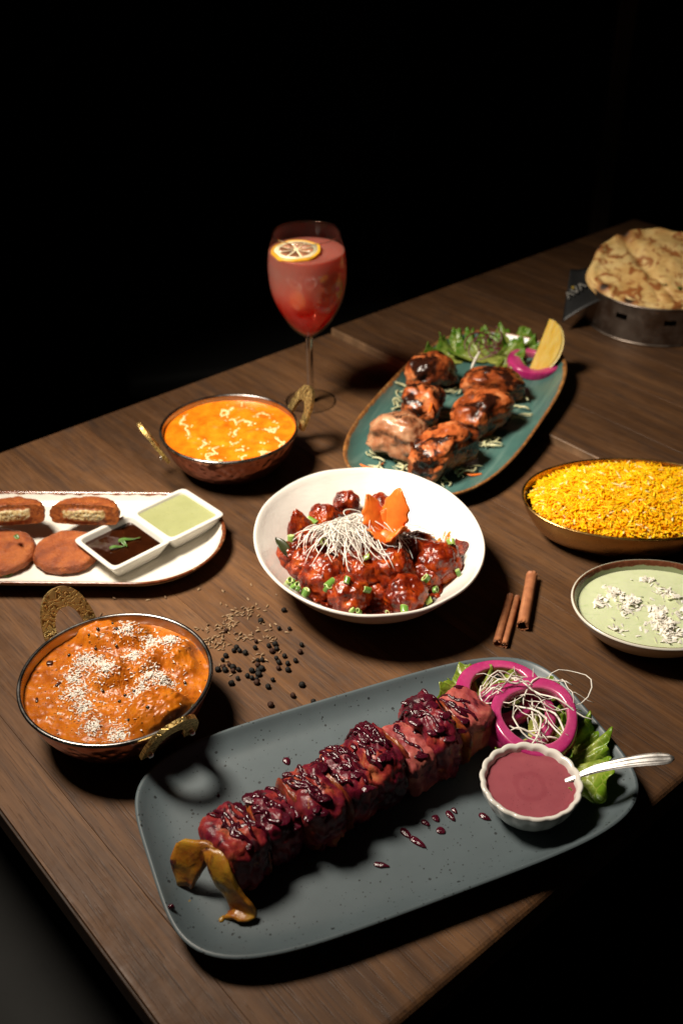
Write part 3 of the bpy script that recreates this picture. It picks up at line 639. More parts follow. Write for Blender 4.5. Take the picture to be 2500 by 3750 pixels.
scroll('cinnamon_stick', c1, .0008, .073, (.1448, .7305), (.1668, .8010), 'thinner cinnamon stick rolled in from both sides', 3)
c2 = arc(0, .0052, .0030, .0050, 20, -30, 5) + arc(0, .0052, .0051, .0051, -5, -350, 24)
c2 = arc(0, .0052, .0051, .0051, -20, 320, 24) + arc(.0012, .0045, .0040, .0026, 330, 420, 6)
scroll('cinnamon_stick', c2, .0010, .0805, (.1685, .7535), (.1898, .8330), 'thick reddish cinnamon stick rolled into one open tube', 7)

# ---- generic food materials
def mat_food(name, cols, scale=60, rough=.3, spec=.5, char=None, coat=0.0, sss=.12, sssr=(1, .3, .15), ssss=.004, bump=.35, bs=420, dist=.4, rvar=.15, det=5):
    """cols: list of (pos,color) over noise; char: (threshold lo, hi, colour, scale)"""
    m = MT(name); oi = m.n('ObjectInfo').outputs['Random']
    off = m.n('CombineXYZ', {0: m.math('MULTIPLY', oi, 9.0), 1: m.math('MULTIPLY', oi, 5.0), 2: oi}).outputs[0]
    v = m.n('VectorMath', {0: m.n('TexCoord').outputs['Object'], 1: off}, operation='ADD').outputs[0]
    a = m.noise(v, scale, det, .6, dist); c_ = m.ramp(a, cols)
    rg = m.n('MapRange', {0: m.noise(v, scale * 2.5, 3), 1: .3, 2: .7, 3: max(.05, rough - rvar), 4: rough + rvar}).outputs[0]
    if char:
        for lo, hi, cc, cs in char: c_ = m.mix(m.sstep(m.noise(v, cs, 5, .62, .6), lo, hi), c_, cc)
    h = m.noise(v, bs, 4, .6)
    m.set(color=c_, rough=rg, spec=spec, coat=coat, coatr=.12, sss=sss, sssr=sssr, ssss=ssss, normal=m.bump(h, bump, .0012))
    return m.m
M_keb = mat_food('beet_marinated', [(.36, (.042, .003, .009, 1)), (.49, (.145, .008, .022, 1)), (.60, (.30, .034, .026, 1)), (.74, (.50, .16, .065, 1))], 40, .34, char=[(.54, .64, (.028, .004, .008, 1), 48), (.66, .74, (.46, .20, .035, 1), 34)], sss=.2, ssss=.004, spec=.35, coat=.05, bump=.6, bs=300)
M_kebpink = mat_food('pink_marinated', [(.32, (.15, .014, .026, 1)), (.50, (.36, .075, .066, 1)), (.72, (.60, .23, .15, 1))], 42, .42, spec=.3, char=[(.54, .66, (.06, .006, .012, 1), 55), (.64, .72, (.15, .008, .035, 1), 30)], sss=.2, bump=.4)
M_beet = mat_food('beet_glaze', [(.3, (.022, .0015, .005, 1)), (.6, (.065, .004, .013, 1)), (.8, (.11, .010, .022, 1))], 120, .15, spec=.5, coat=.15, sss=.05, bump=.6, bs=300)
M_pepperveg = mat_food('roasted_pepper', [(.3, (.22, .05, .012, 1)), (.5, (.30, .16, .012, 1)), (.7, (.22, .17, .015, 1))], 40, .28, char=[(.58, .72, (.03, .008, .006, 1), 60)], sss=.2, bump=.2)
M_strip = mat_food('roasted_strip', [(.3, (.13, .013, .012, 1)), (.54, (.24, .050, .012, 1)), (.74, (.28, .13, .012, 1))], 60, .30, spec=.4, char=[(.50, .64, (.045, .004, .010, 1), 50)], sss=.2, bump=.4, bs=200)
M_strip2 = mat_food('yellow_pepper', [(.3, (.20, .030, .014, 1)), (.46, (.34, .13, .014, 1)), (.68, (.38, .22, .020, 1))], 46, .28, spec=.4, char=[(.53, .66, (.055, .005, .012, 1), 58)], sss=.2, bump=.4, bs=220)
M_manch = mat_food('sticky_red_glaze', [(.26, (.035, .003, .0012, 1)), (.44, (.12, .009, .002, 1)), (.58, (.27, .032, .004, 1)), (.74, (.46, .10, .010, 1))], 66, .22, spec=.4, char=[(.57, .68, (.040, .005, .002, 1), 130)], coat=.08, sss=.06, bump=.6, bs=280, rvar=.1)
M_pool = mat_food('red_sauce', [(.3, (.03, .003, .002, 1)), (.55, (.13, .012, .004, 1)), (.75, (.30, .05, .008, 1))], 150, .18, coat=.6, sss=.05, bump=.6, bs=300)
M_tikka = mat_food('brown_glazed_chicken', [(.28, (.06, .012, .004, 1)), (.44, (.22, .045, .011, 1)), (.56, (.46, .115, .030, 1)), (.70, (.64, .25, .10, 1))], 36, .24, spec=.4, char=[(.47, .57, (.022, .006, .003, 1), 40)], coat=.12, sss=.12, bump=.6, bs=260, rvar=.1)
M_tikkapale = mat_food('pale_grilled_chicken', [(.28, (.07, .022, .010, 1)), (.45, (.30, .115, .050, 1)), (.72, (.56, .33, .19, 1))], 46, .3, char=[(.56, .68, (.035, .010, .006, 1), 50)], coat=.35, sss=.15, bump=.55, bs=260)
def strand_mat(name, c_, var=.1, rough=.4):
    return mat_plain(name, c_, rough, var=var, scale=150, sss=.3, sssr=(1, .9, .8), ssss=.003)
M_rad = strand_mat('radish_shred', (.72, .68, .60, 1))
M_cab = strand_mat('cabbage_shred', (.52, .52, .30, 1), .2)
M_carrot = mat_plain('carrot', (.72, .16, .018, 1), .38, var=.15, scale=70, bump=.2, bscale=400, sss=.3, sssr=(1, .4, .1), ssss=.004)
M_onion = None
def mat_onion():
    m = MT('pickled_onion'); a = m.attr('inner'); nz = m.noise(m.co((30, 30, 400)), 1, 3); n2 = m.noise(m.co(), 60, 3)
    c_ = m.mix(n2, (.24, .007, .075, 1), (.42, .020, .150, 1)); st = m.noise(m.co((1, 1, .02)), 260, 2); c_ = m.mix(m.math('MULTIPLY', m.sstep(st, .45, .7), .25), c_, (.50, .07, .20, 1)); c_ = m.mix(m.math('MULTIPLY', a, .42), c_, (.62, .22, .30, 1)); c_ = m.mix(m.math('MULTIPLY', m.attr('cut'), .22), c_, (.60, .12, .26, 1))
    m.set(color=c_, rough=.24, coat=.4, sss=.35, sssr=(1, .35, .5), ssss=.004, normal=m.bump(nz, .25, .0008)); return m.m
M_onion = mat_onion()
def mat_lettuce(name='lettuce', dark=(.085, .21, .014, 1), pale=(.42, .46, .10, 1)):
    m = MT(name); a = m.attr('edge'); n1 = m.noise(m.co(), 70, 5, .6, .5); v = m.voro(m.co(), 110, 'DISTANCE_TO_EDGE')
    f = m.math('ADD', a, m.math('MULTIPLY', m.math('SUBTRACT', n1, .5), .6))
    c_ = m.ramp(f, [(.1, pale), (.5, tuple((x + y) / 2.4 for x, y in zip(dark, pale))), (.85, dark)])
    c_ = m.mix(m.math('MULTIPLY', m.sstep(v, .09, .0), .35), c_, pale)
    tr = m.n('BsdfTranslucent', {0: c_}); m.set(color=c_, rough=.32, normal=m.bump(m.math('ADD', n1, m.math('MULTIPLY', v, 2.)), .5, .0016))
    ms = m.n('MixShader', {0: .3}); m.nt.links.new(m.b.outputs[0], ms.inputs[1]); m.nt.links.new(tr.outputs[0], ms.inputs[2]); m.nt.links.new(ms.outputs[0], m.out.inputs[0]); return m.m
M_let = mat_lettuce()
def lettuce(loc, size, rz, seed, label, span=2.6, lift=.5, tilt=0.0, waves=9, mat=None, group=None):
    """ruffled leaf: fan of radius size, ribbed base at the origin"""
    nr, nt_ = 26, 90; s = np.linspace(.05, 1, nr)[:, None]; t = np.linspace(-span / 2, span / 2, nt_)[None]
    rr = size * s * (1 + .10 * np.sin(t * 5 + seed) + .05 * np.sin(t * 23 + seed * 2) * s ** 3)
    amp = size * .17 * s ** 2.4
    ph = waves * t + seed + 1.5 * np.sin(t * 2.3 + seed)
    x = rr * np.cos(t) ; y = rr * np.sin(t)
    z = amp * (np.sin(ph) + .5 * np.sin(2.3 * ph + 1)) + size * lift * s ** 1.6 * (.35 + .3 * np.cos(t)) + size * .02
    x = x * (1 - .25 * s ** 2 * lift); V = np.stack([x + 0 * t, y + 0 * s, z], -1).reshape(-1, 3)
    V += .05 * size * np.stack([fbm(V / size * 5 + k + seed, 3) for k in (0, 40, 80)], -1) * np.repeat(s.ravel(), nt_)[:, None]
    V[:, 2] -= V[:, 2].min()
    e = np.repeat(s.ravel(), nt_)
    o = mk('lettuce_leaf', V, gridF(nr, nt_), mat or M_let, attrs={'edge': e ** 1.3}, loc=loc, rot=(tilt, 0, rz))
    so = o.modifiers.new('thick', 'SOLIDIFY'); so.thickness = .0007; so.offset = 0
    return tag(o, label, 'lettuce', group)
def onion_ring(loc, r, w, h, rz, tilt, label, seed, tdir=0.0):
    a = np.linspace(0, 2 * pi, 18, endpoint=False)
    sq = lambda v, p=.42: np.sign(v) * np.abs(v) ** p
    sec = np.c_[w / 2 * sq(np.cos(a)), h / 2 * sq(np.sin(a))]
    seg = 80; th = np.linspace(0, 2 * pi, seg, endpoint=False)
    rr = r - w / 2; V = []
    inn = []; cut = []
    for i, t in enumerate(th):
        k = rr * (1 + .05 * math.sin(2 * t + seed) + .025 * math.sin(3 * t + seed * 2)); wk = 1 + .18 * math.sin(t * 2 + seed * 3)
        dz = .0012 * math.sin(2 * t + seed * 1.7)
        q = k + sec[:, 0] * wk - sec[:, 1] * .12
        V.append(np.c_[q * math.cos(t), q * math.sin(t), sec[:, 1] + dz]); inn.append(np.clip(-np.cos(a), 0, 1)); cut.append(np.clip(np.sin(a) * 1.6 - .7, 0, 1) * (.4 + .6 * np.sin(t * 3 + seed) ** 2))
    V = np.array(V).reshape(-1, 3); n = 18
    V *= (1 + .012 * fbm(V * 90 + seed, 2))[:, None]
    F = [(i * n + j, ((i + 1) % seg) * n + j, ((i + 1) % seg) * n + (j + 1) % n, i * n + (j + 1) % n) for i in range(seg) for j in range(n)]
    o = mk('onion_ring', V, F, M_onion, attrs={'inner': np.array(inn).ravel(), 'cut': np.array(cut).ravel()})
    o.matrix_world = Matrix.Translation(loc) @ Matrix.Rotation(tdir, 4, 'Z') @ Matrix.Rotation(tilt, 4, 'X') @ Matrix.Rotation(rz - tdir, 4, 'Z')
    return tag(o, label, 'onion ring')
def strands(name, label, cat, paths, r, mat, flat=.55, part='strand', seg=6):
    c0 = np.mean([p[0] for p in paths], 0); t = empty(name, tuple(c0)); tag(t, label, cat)
    for p in paths:
        p = np.asarray(p); n = len(p); s = np.linspace(0, 1, n)
        rr = r * rs.uniform(.75, 1.25) * (.35 + .65 * np.sin(np.clip(s * .9 + .05, 0, 1) * pi) ** .5)
        V, F = tube(p - c0, rr, seg, flat, up_=(rs.normal(), rs.normal(), 1.5))
        mk(part, V, F, mat, t)
    return t

# ---- skewer pieces on the grey platter
KD = rad(33.5)
kdir = np.array([math.cos(KD), math.sin(KD)])
kp0, kp1 = np.array([-.0775, .4845]), np.array([.0985, .6055])
kspec = [  # s along the row, half sizes (along, across, up), z-turn, material, label
    (.00, (.0205, .0250, .0235), .10, M_keb, 'beet glazed block with scored top at the pepper end of the skewer row'),
    (.155, (.0200, .0245, .0235), -.08, M_keb, 'beet glazed piece with green pepper skin on top'),
    (.30, (.0190, .0250, .0235), .06, M_keb, 'orange and purple glazed piece with dark streaks in the skewer row'),
    (.45, (.0195, .0270, .0240), .12, M_keb, 'bulky dark glazed piece at the middle of the skewer row'),
    (.58, (.0185, .0265, .0245), -.05, M_keb, 'heavily sauced dark piece past the middle of the skewer row'),
    (.715, (.0190, .0260, .0235), .05, M_kebpink, 'pale pink piece with a broad sauce smear in the skewer row'),
    (.83, (.0165, .0270, .0250), -.10, M_keb, 'blackened thick edged piece standing before the last pale block'),
    (1.0, (.0215, .0235, .0225), .06, M_kebpink, 'pale pink block with purple sauce strokes beside the onion rings')]
for i, (s, hs, tw, mt, lab) in enumerate(kspec):
    P = kp0 + (kp1 - kp0) * s + np.array([-kdir[1], kdir[0]]) * (.0, .002, -.003, .001, .003, -.002, .002, .003)[i]
    hs = tuple(np.array(hs) * np.array([.88, 1, 1.03]) * (1.0, .92, 1.07, .97, 1.09, .94, 1.12, .97)[i])
    V, F = blob(hs, 10 + i, box=4.2 if mt is M_kebpink or i == 0 else 3.2, amp=.10, freq=1.8, rid=.06 if mt is M_kebpink else .13, rfreq=2.2, sub=5, flat=.86); V *= (1 + (.03 if mt is M_kebpink else .04) * fbm(V * 200 + i, 3))[:, None]
    V = V @ rotm(KD + tw, rs.normal(0, .06), rs.normal(0, .05)).T
    V[:, 2] -= V[:, 2].min(); 
    o = mk('skewer_piece', V, F, mt, loc=(P[0], P[1], PLZ))
    tag(o, lab, 'kebab piece', 'beet glazed pieces in the skewer row')
    bv = BVHTree.FromPolygons([Vector(v) for v in V], F)
    def drop(x, y, lift=.0006):
        h = bv.ray_cast(Vector((x, y, .2)), Vector((0, 0, -1)))
        return None if h[0] is None else h[0].z + lift
    cr, al = np.array([-kdir[1], kdir[0]]), kdir
    parts = []; nl = (5, 5, 6, 8, 8, 3, 4, 4)[i]
    for k in range(nl):
        a0 = rs.uniform(-.8, .8) * hs[0]; b0 = rs.uniform(-.75, .2) * hs[1]; ln = rs.uniform(.7, 1.7) * hs[1]; sl = rs.normal(-.25, .18); pts = []
        for t in np.linspace(0, 1, 14):
            q = al * (a0 + sl * ln * (t - .5) + .0015 * math.sin(t * 9 + k)) + cr * (b0 + ln * (t - .15)); z = drop(*q)
            if z is None or z < hs[2] * .55: 
                if len(pts) > 4: break
                pts = []; continue
            pts.append((q[0], q[1], z))
        if len(pts) > 4:
            pts = spl(pts, 2); rr = rs.uniform(.0009, .0019) * (1 + .30 * pn(np.c_[pts * 260, ][:, :3] + k)) ; rr[0] *= .6; rr[-1] *= 1.15
            parts.append(tube(pts, np.clip(rr, .0006, .003), 8, .75, up_=(0, 0, 1)))
    # clotted lumps of sauce
    for k in range((7, 8, 8, 12, 12, 4, 14, 3)[i]):
        q = al * rs.uniform(-.9, .9) * hs[0] + cr * rs.uniform(-.9, .9) * hs[1]; z = drop(q[0], q[1], -.0004)
        if z is None: continue
        v, f = blob((rs.uniform(.002, .0075), rs.uniform(.002, .006), rs.uniform(.0008, .0014)), 60 + k + i, amp=.25, freq=2, sub=3, flat=.9); parts.append((v + np.array([q[0], q[1], z]), f))
    Vd, Fd = join(parts); Vd = Vd + .0007 * np.stack([fbm(Vd * 420 + q_, 3) for q_ in (0, 31, 67)], -1)
    d = mk('sauce_drizzle', Vd, Fd, M_beet, o); d['kind'] = 'stuff'
# flat slices of pepper and onion wedged between the pieces
for i, s in enumerate((.075, .235, .375, .515, .655, .775, .915)):
    P = kp0 + (kp1 - kp0) * s; hw = rs.uniform(.021, .026); hh = rs.uniform(.019, .0235)
    hw *= 1.0; hh *= 1.06; V, F = blob((.0034, hw, hh), 30 + i, box=3, amp=.12, freq=1.5, rid=.05, sub=4, flat=.9)
    V[:, 0] += .12 * V[:, 1] ** 2 / hw; V = V @ rotm(KD + rs.normal(0, .08)).T; V[:, 2] -= V[:, 2].min()
    tag(mk('pepper_slice', V, F, M_strip, loc=(P[0], P[1], PLZ)), ['roasted pepper slice wedged behind the scored end block', 'roasted pepper slice behind the green topped piece', 'roasted slice between streaked and bulky skewer pieces',
        'thin roasted slice beside the bulky dark skewer piece', 'roasted slice pressed against the pale smeared skewer piece', 'roasted slice before the blackened skewer piece', 'charred slice against the last pale skewer block'][i], 'pepper slice', 'roasted slices in the skewer row')
# curled pepper strip at the end
P = spl(np.array(D['pepper_strip']), 5); n = len(P); s = np.linspace(0, 1, n)
w_ = np.interp(s, [0, .12, .3, .48, .7, .9, 1], [.009, .0225, .0215, .0150, .0150, .0165, .008]); rows = []
side = np.array([.80, -.35, .12]); side /= np.linalg.norm(side)
for i in range(n):
    u = np.linspace(-1, 1, 9)[:, None]
    rows.append(P[i] + side * u * w_[i] * .62 + np.array([0, 0, 1]) * (1 - u ** 2) * .0015)
V = np.array(rows).reshape(-1, 3); V += .0030 * np.stack([fbm(V * 80 + k, 4) for k in (0, 30, 60)], -1); V[:, 2] = np.maximum(V[:, 2], PLZ + .0006)
c0 = V.mean(0); o = mk('pepper_strip', V - c0, gridF(n, 9), M_strip2, loc=tuple(c0)); so = o.modifiers.new('thick', 'SOLIDIFY'); so.thickness = .0036; so.offset = 0
tag(o, 'arched strip of roasted yellow pepper at the end of the skewer row', 'pepper strip')
# sauce drops on the platter
dl = ['oval beet sauce drop alone on the platter beside the middle pieces', 'long glossy sauce drop beside the ramekin foot', 'double sauce drip next to the pale skewer block shadow', 'small sauce drip joined to its larger neighbour', 'round sauce drop in the shade of the skewer row',
      'sauce drop half hidden in the skewer shadow', 'round dark sauce drop between ramekin and streak', 'longest sauce streak on the platter', 'flat sauce streak closest to the platter front edge', 'wet sauce streak touching the skewer shadow', 'tiny sauce fleck above the pepper strip', 'brownish crumb of sauce by the platter end', 'faint brown crumb beside the pepper strip tip', 'reddish crumb of pepper at the strip tip']
ds = [(.0042, .0030, -70), (.0050, .0026, -40), (.0055, .0024, -62), (.0030, .0018, -60), (.0036, .0026, -60), (.0038, .0022, -40), (.0036, .0032, -30), (.0078, .0028, -42), (.0058, .0024, -12), (.006, .0028, -50), (.0012, .0012, 0), (.0024, .0016, 50), (.0022, .0015, 20), (.0030, .0018, 60)]
for i, (p, (a, b, an)) in enumerate(zip(D['drops'], ds)):
    V, F = blob((a, b, .0014), 90 + i, amp=.14, freq=1.6, sub=4, flat=.3); V[:, 2] -= V[:, 2].min()
    V[:, 1] *= 1 - .3 * V[:, 0] / a
    tag(mk('sauce_drop', V, F, M_beet if i < 11 else M_pepperveg, loc=(p[0], p[1], PLZ - .0001), rot=(0, 0, rad(an))), dl[i], 'sauce drop', 'beet sauce drops on the platter')
V, F = blob((.0026, .0020, .0036), 111, amp=.1, sub=4, flat=1); p = D['rimdrop'][0]
tag(mk('sauce_drop', V, F, M_beet, loc=(p[0] + .001, p[1], .0212)), 'dark sauce drop clinging to the platter rim', 'sauce drop', 'beet sauce drops on the platter')

# ---- ramekin dip and spoon
def mat_dip():
    m = MT('mauve_dip'); v = m.voro(m.co(), 330); n1 = m.noise(m.co(), 60, 3)
    t = m.n('TexCoord').outputs['Object']
    sw = m.n('TexWave', {'Vector': t, 'Scale': 14, 'Distortion': 3.0, 'Detail': 2, 'Detail Scale': 2}, wave_type='RINGS', rings_direction='Z').outputs['Fac']
    c_ = m.mix(n1, (.24, .055, .072, 1), (.33, .090, .105, 1)); c_ = m.mix(m.math('MULTIPLY', m.sstep(sw, .8, 1.), .16), c_, (.17, .012, .03, 1))
    c_ = m.mix(m.math('MULTIPLY', m.sstep(v, .16, .05), .6), c_, (.05, .018, .02, 1))
    m.set(color=c_, rough=.20, coat=.4, sss=.2, sssr=(1, .4, .4), ssss=.003, normal=m.bump(n1, .12, .001)); return m.m
def disc(rx, ry, fn, nr=40, nt_=120, n=2.0):
    s = np.linspace(0.0005, 1, nr)[:, None]; t = np.linspace(0, 2 * pi, nt_, endpoint=False)[None]
    k = (np.abs(np.cos(t)) ** n + np.abs(np.sin(t)) ** n) ** (-1 / n)
    x = (rx * s * k * np.cos(t)).ravel(); y = (ry * s * k * np.sin(t)).ravel(); z = fn(x, y, np.repeat(s.ravel(), nt_))
    F = [(i * nt_ + j, i * nt_ + (j + 1) % nt_, (i + 1) * nt_ + (j + 1) % nt_, (i + 1) * nt_ + j)[::1] for i in range(nr - 1) for j in range(nt_)]
    F.append(tuple(range(nt_))[::-1]); F = [f[::-1] for f in F]
    return np.c_[x, y, z], [tuple(f[::-1]) for f in F]
V, F = disc(.0338, .0338, lambda x, y, s: .0243 + .0011 * s ** 12 + .00012 * np.sin(np.hypot(x, y + .004) * 380) * np.clip(1 - s, 0, 1) + .0002 * fbm(np.c_[x, y, 0 * x] * 120, 3))
tag(mk('dip', V, F, mat_dip(), loc=(RC[0], RC[1], RZ)), 'mauve beetroot yoghurt dip filling the fluted ramekin', 'dip')
M_spoon = mat_metal('spoon_steel', (.90, .88, .85, 1), .42, var=.06, bump=.05)
def spoon():
    p = spl([(.142, .542, .018), (.157, .5425, .0255), (.1705, .5430, .0335), (.188, .5440, .0430), (.207, .5435, .0500), (.226, .5425, .0550), (.2450, .5410, .0580)], 6)
    n = len(p); s = np.linspace(0, 1, n)
    w_ = np.interp(s, [0, .2, .40, .50, .62, .84, .93, .975, 1], [.0022, .0022, .0026, .0040, .0048, .0062, .0062, .0046, .0014])
    u = np.linspace(-1, 1, 33); rows = []
    g = np.interp(s, [0, .40, .47, .93, 1], [0, 0, 1, 1, 0])
    T = np.gradient(p, axis=0); T /= np.linalg.norm(T, axis=1)[:, None]
    for i in range(n):
        sd = np.cross(T[i], (0, 0, 1)); sd /= np.linalg.norm(sd); nn = np.cross(sd, T[i])
        topz = .0011 * (1 - u ** 4) + g[i] * .00032 * np.cos(u * 3 * pi) * (1 - u ** 6)
        top = p[i] + sd * (u * w_[i])[:, None] + nn * topz[:, None]
        bot = p[i] + sd * (u[::-1] * w_[i])[1:-1, None] - nn * (.0011 * (1 - u ** 4))[1:-1, None]
        rows.append(np.r_[top, bot])
    m_ = len(rows[0]); V = np.array(rows).reshape(-1, 3)
    F = [(i * m_ + j, i * m_ + (j + 1) % m_, (i + 1) * m_ + (j + 1) % m_, (i + 1) * m_ + j) for i in range(n - 1) for j in range(m_)]
    F += [tuple(range(m_))[::-1], tuple((n - 1) * m_ + k for k in range(m_))]
    c0 = p.mean(0); t = empty('teaspoon', tuple(c0)); tag(t, 'ridged steel teaspoon resting in the mauve dip', 'spoon')
    mk('handle', V - c0, F, M_spoon, t)
    v, f = blob((.013, .009, .0035), 5, amp=0, sub=3, flat=1); mk('spoon_bowl', v + np.array([.131, .5410, .0190]) - c0, f, M_steel, t)
spoon()

# ---- garnish on the grey platter
rA = D['ringsA']
onion_ring((rA[0][0], rA[0][1] + .002, .0225), .0355, .0105, .011, .3, rad(6), 'hind pickled pink onion ring lying flat on lettuce by the platter corner', 1)
onion_ring((rA[1][0] - .001, rA[1][1], .0235), .0350, .0100, .011, 1.3, rad(8), 'middle pickled pink onion ring half covered by the top ring', 2, .4)
onion_ring((rA[2][0], rA[2][1], .0345), .0375, .0105, .0120, 2.2, rad(9), 'topmost pickled pink onion ring with shreds hanging inside', 3, -.2)
M_let3 = mat_lettuce('lettuce_bright', (.16, .30, .014, 1), (.55, .58, .13, 1))
M_let2 = mat_lettuce('lettuce_pale', (.16, .24, .018, 1), (.48, .47, .12, 1))
G = 'lettuce leaves on the grey platter'
lettuce((.118, .640, PLZ), .042, 2.0, 1.3, 'pale yellow lettuce leaf inside the hind onion ring', 4.2, .25, mat=M_let2, group=G)
lettuce((.152, .636, PLZ + .002), .036, .9, 2.3, 'crinkled lettuce leaf edge showing behind the top onion ring', 3.6, .5, mat=M_let2, group=G)
lettuce((.150, .603, PLZ + .001), .040, -.6, 3.1, 'lettuce leaf ribs seen through the topmost onion ring', 4.0, .3, mat=M_let3, group=G)
lettuce((.166, .578, PLZ + .001), .050, -.25, 4.4, 'ruffled bright green lettuce leaf beside the ramekin', 3.0, .45, waves=9, mat=M_let3, group=G)
def arcs(cx, cy, cz, n, R_, seed, h=.012, zmin=.01, spread=1.0):
    r_ = np.random.RandomState(seed); out = []
    for k in range(n):
        a = r_.uniform(0, 2 * pi); l = r_.uniform(.5, 1.2) * R_; st = np.array([cx, cy]) + r_.normal(0, R_ * .35 * spread, 2); bend = r_.normal(0, 1.6)
        t = np.linspace(-1, 1, 11); aa = a + bend * t * .7; step = l / 5 * np.c_[np.cos(aa), np.sin(aa)]; xy = st + np.cumsum(step, 0) - step.sum(0) / 2
        z = cz + h * (r_.uniform(.2, 1.0) * (1 - t ** 2) + .25 * np.sin(t * 6 + k)) + r_.uniform(-.3, .5) * h
        out.append(np.c_[xy, np.maximum(z, zmin)])
    return out
strands('radish_shreds', 'white radish shreds heaped over the hind onion ring', 'radish shreds', arcs(.1320, .636, .036, 12, .028, 5, .014, .03, .35), .0008, M_rad)
strands('radish_shreds', 'white radish shreds curling inside the topmost onion ring', 'radish shreds', arcs(.150, .603, .030, 12, .028, 6, .007, .024, .5), .0008, M_rad)
strands('radish_shreds', 'white radish shreds trailing over the platter edge side of the onion', 'radish shreds', arcs(.176, .622, .037, 7, .034, 8, .010, .024, .35), .0007, M_rad)

# ================================================================== white bowl: sticky red pieces
def bowl_floor(x, y):
    d = rotm(-BA)[:2, :2] @ (np.array([x, y]) - BC); rr = math.hypot(d[0] / BSX, d[1] / BSY)
    return float(bowl_inner_z((1 - rr) * .115))
mz = [(.0145, .0125, .021), (.0165, .015, .016), (.0135, .013, .015), (.0155, .014, .015), (.019, .018, .018), (.0225, .021, .020), (.0215, .020, .019), (.0215, .020, .020), (.0245, .022, .022), (.0205, .019, .018), (.0225, .021, .020), (.018, .018, .018), (.014, .013, .014), (.017, .017, .018), (.017, .016, .016), (.022, .021, .02), (.022, .022, .022), (.014, .013, .012)]
ml = ['pointed dark glazed piece jutting up at the bowl back wall', 'rounded glazed piece behind the radish heap', 'small knobbly glazed piece nestled behind the carrot flower', 'dark ragged glazed piece beside the curry leaf', 'broad glazed piece above the spring onion cluster', 'smooth orange red glazed piece with two onion slices on top', 'round glossy glazed ball in front beside the red sauce', 'glazed piece just below the radish shreds', 'largest glossy glazed ball below the carrot flower', 'round crusty glazed ball by the bowl front rim', 'crusty glazed piece touching the orange smear side', 'glazed piece tucked under the carrot flower base', 'small glazed piece showing between the carrot petals', 'glazed piece hidden under the radish heap edge', 'dark glazed piece above the spring onion rounds', 'glazed piece supporting the radish shreds', 'glazed piece supporting the carrot flower', 'small glazed scrap in the front sauce']
for i, ((x, y, z), sz) in enumerate(zip(D['manch'], mz)):
    V, F = blob(sz, 130 + i, box=2.2, amp=.17, freq=1.4, rid=.12, rfreq=2.0, sub=5, flat=.95)
    V *= (1 + .05 * fbm(V * 240 + i, 4))[:, None]
    if i == 0: k = np.clip(V[:, 2] / sz[2], 0, 1.2); V[:, 0] *= 1 - .55 * k; V[:, 1] *= 1 - .55 * k; V[:, 2] *= 1.1; V[:, 0] -= .006 * k
    V = V @ rotm(rs.uniform(0, 6), rs.normal(0, .2), rs.normal(0, .2)).T if i else V
    zz = max(z - .006, bowl_floor(x, y) - V[:, 2].min() * .8)
    tag(mk('glazed_piece', V, F, M_manch, loc=(x, y, zz)), ml[i], 'glazed piece', 'sticky red pieces in the white bowl')
# sauce pooled under them
def poolz(x, y, s): return .0215 + .0016 * fbm(np.c_[x, y, 0 * x] * 120, 4) - .004 * np.clip(s - .8, 0, 1) * 5 * .5
V, F = disc(.082, .072, poolz, 40, 140)
th = np.arctan2(V[:, 1], V[:, 0]); V[:, :2] *= (1 + .10 * np.sin(3 * th + 1) + .05 * np.sin(7 * th) + .03 * np.sin(17 * th))[:, None]
for v in V: v[2] = max(v[2], bowl_floor(BC[0] + .004 + v[0], BC[1] - .012 + v[1]) + .0006)
tag(mk('sauce', V, F, M_pool, loc=(BC[0] + .004, BC[1] - .012, 0)), 'dark red sticky sauce pooled in the white bowl', 'sauce')
bits = []
for k in range(240):
    a = rs.uniform(0, 6.28); r_ = rs.uniform(.01, .082); x, y = BC[0] + .004 + r_ * math.cos(a), BC[1] - .012 + .95 * r_ * math.sin(a)
    v, f = blob((rs.uniform(.0012, .0045), rs.uniform(.0012, .0035), rs.uniform(.001, .0022)), k % 17, amp=.25, freq=2, sub=2, flat=.9); bits.append((v @ rotm(rs.uniform(0, 6)).T + np.array([x, y, max(.0225, bowl_floor(x, y) + .001)]), f))
o = mk('sauce_scraps', *join(bits), M_manch); tag(o, 'chopped onion and chilli scraps lying in the red bowl sauce', 'scraps', kind='stuff')
# orange smear on the bowl wall
sm = []
M_smear = mat_plain('orange_smear', (.62, .20, .02, 1), .25, var=.3, scale=200, sss=.2, coat=.4)
for k in range(16):
    x = .0965 + rs.normal(0, .0055) + .002 * (k % 3); y = .857 + rs.normal(0, .006); 
    a_, b_ = rs.uniform(.0007, .0022), rs.uniform(.0010, .0045)
    q, f = ico(2); v = q * np.array([a_, b_, .00035]); v = v @ rotm(rs.normal(-.5, .4)).T
    v = v + np.array([x, y, 0]); v[:, 2] += np.array([bowl_floor(p_[0], p_[1]) for p_ in v]) + .0016; sm.append((v, f))
tag(mk('sauce_smear', *join(sm), M_smear), 'orange oily sauce smear on the white bowl wall', 'sauce smear', kind='stuff')
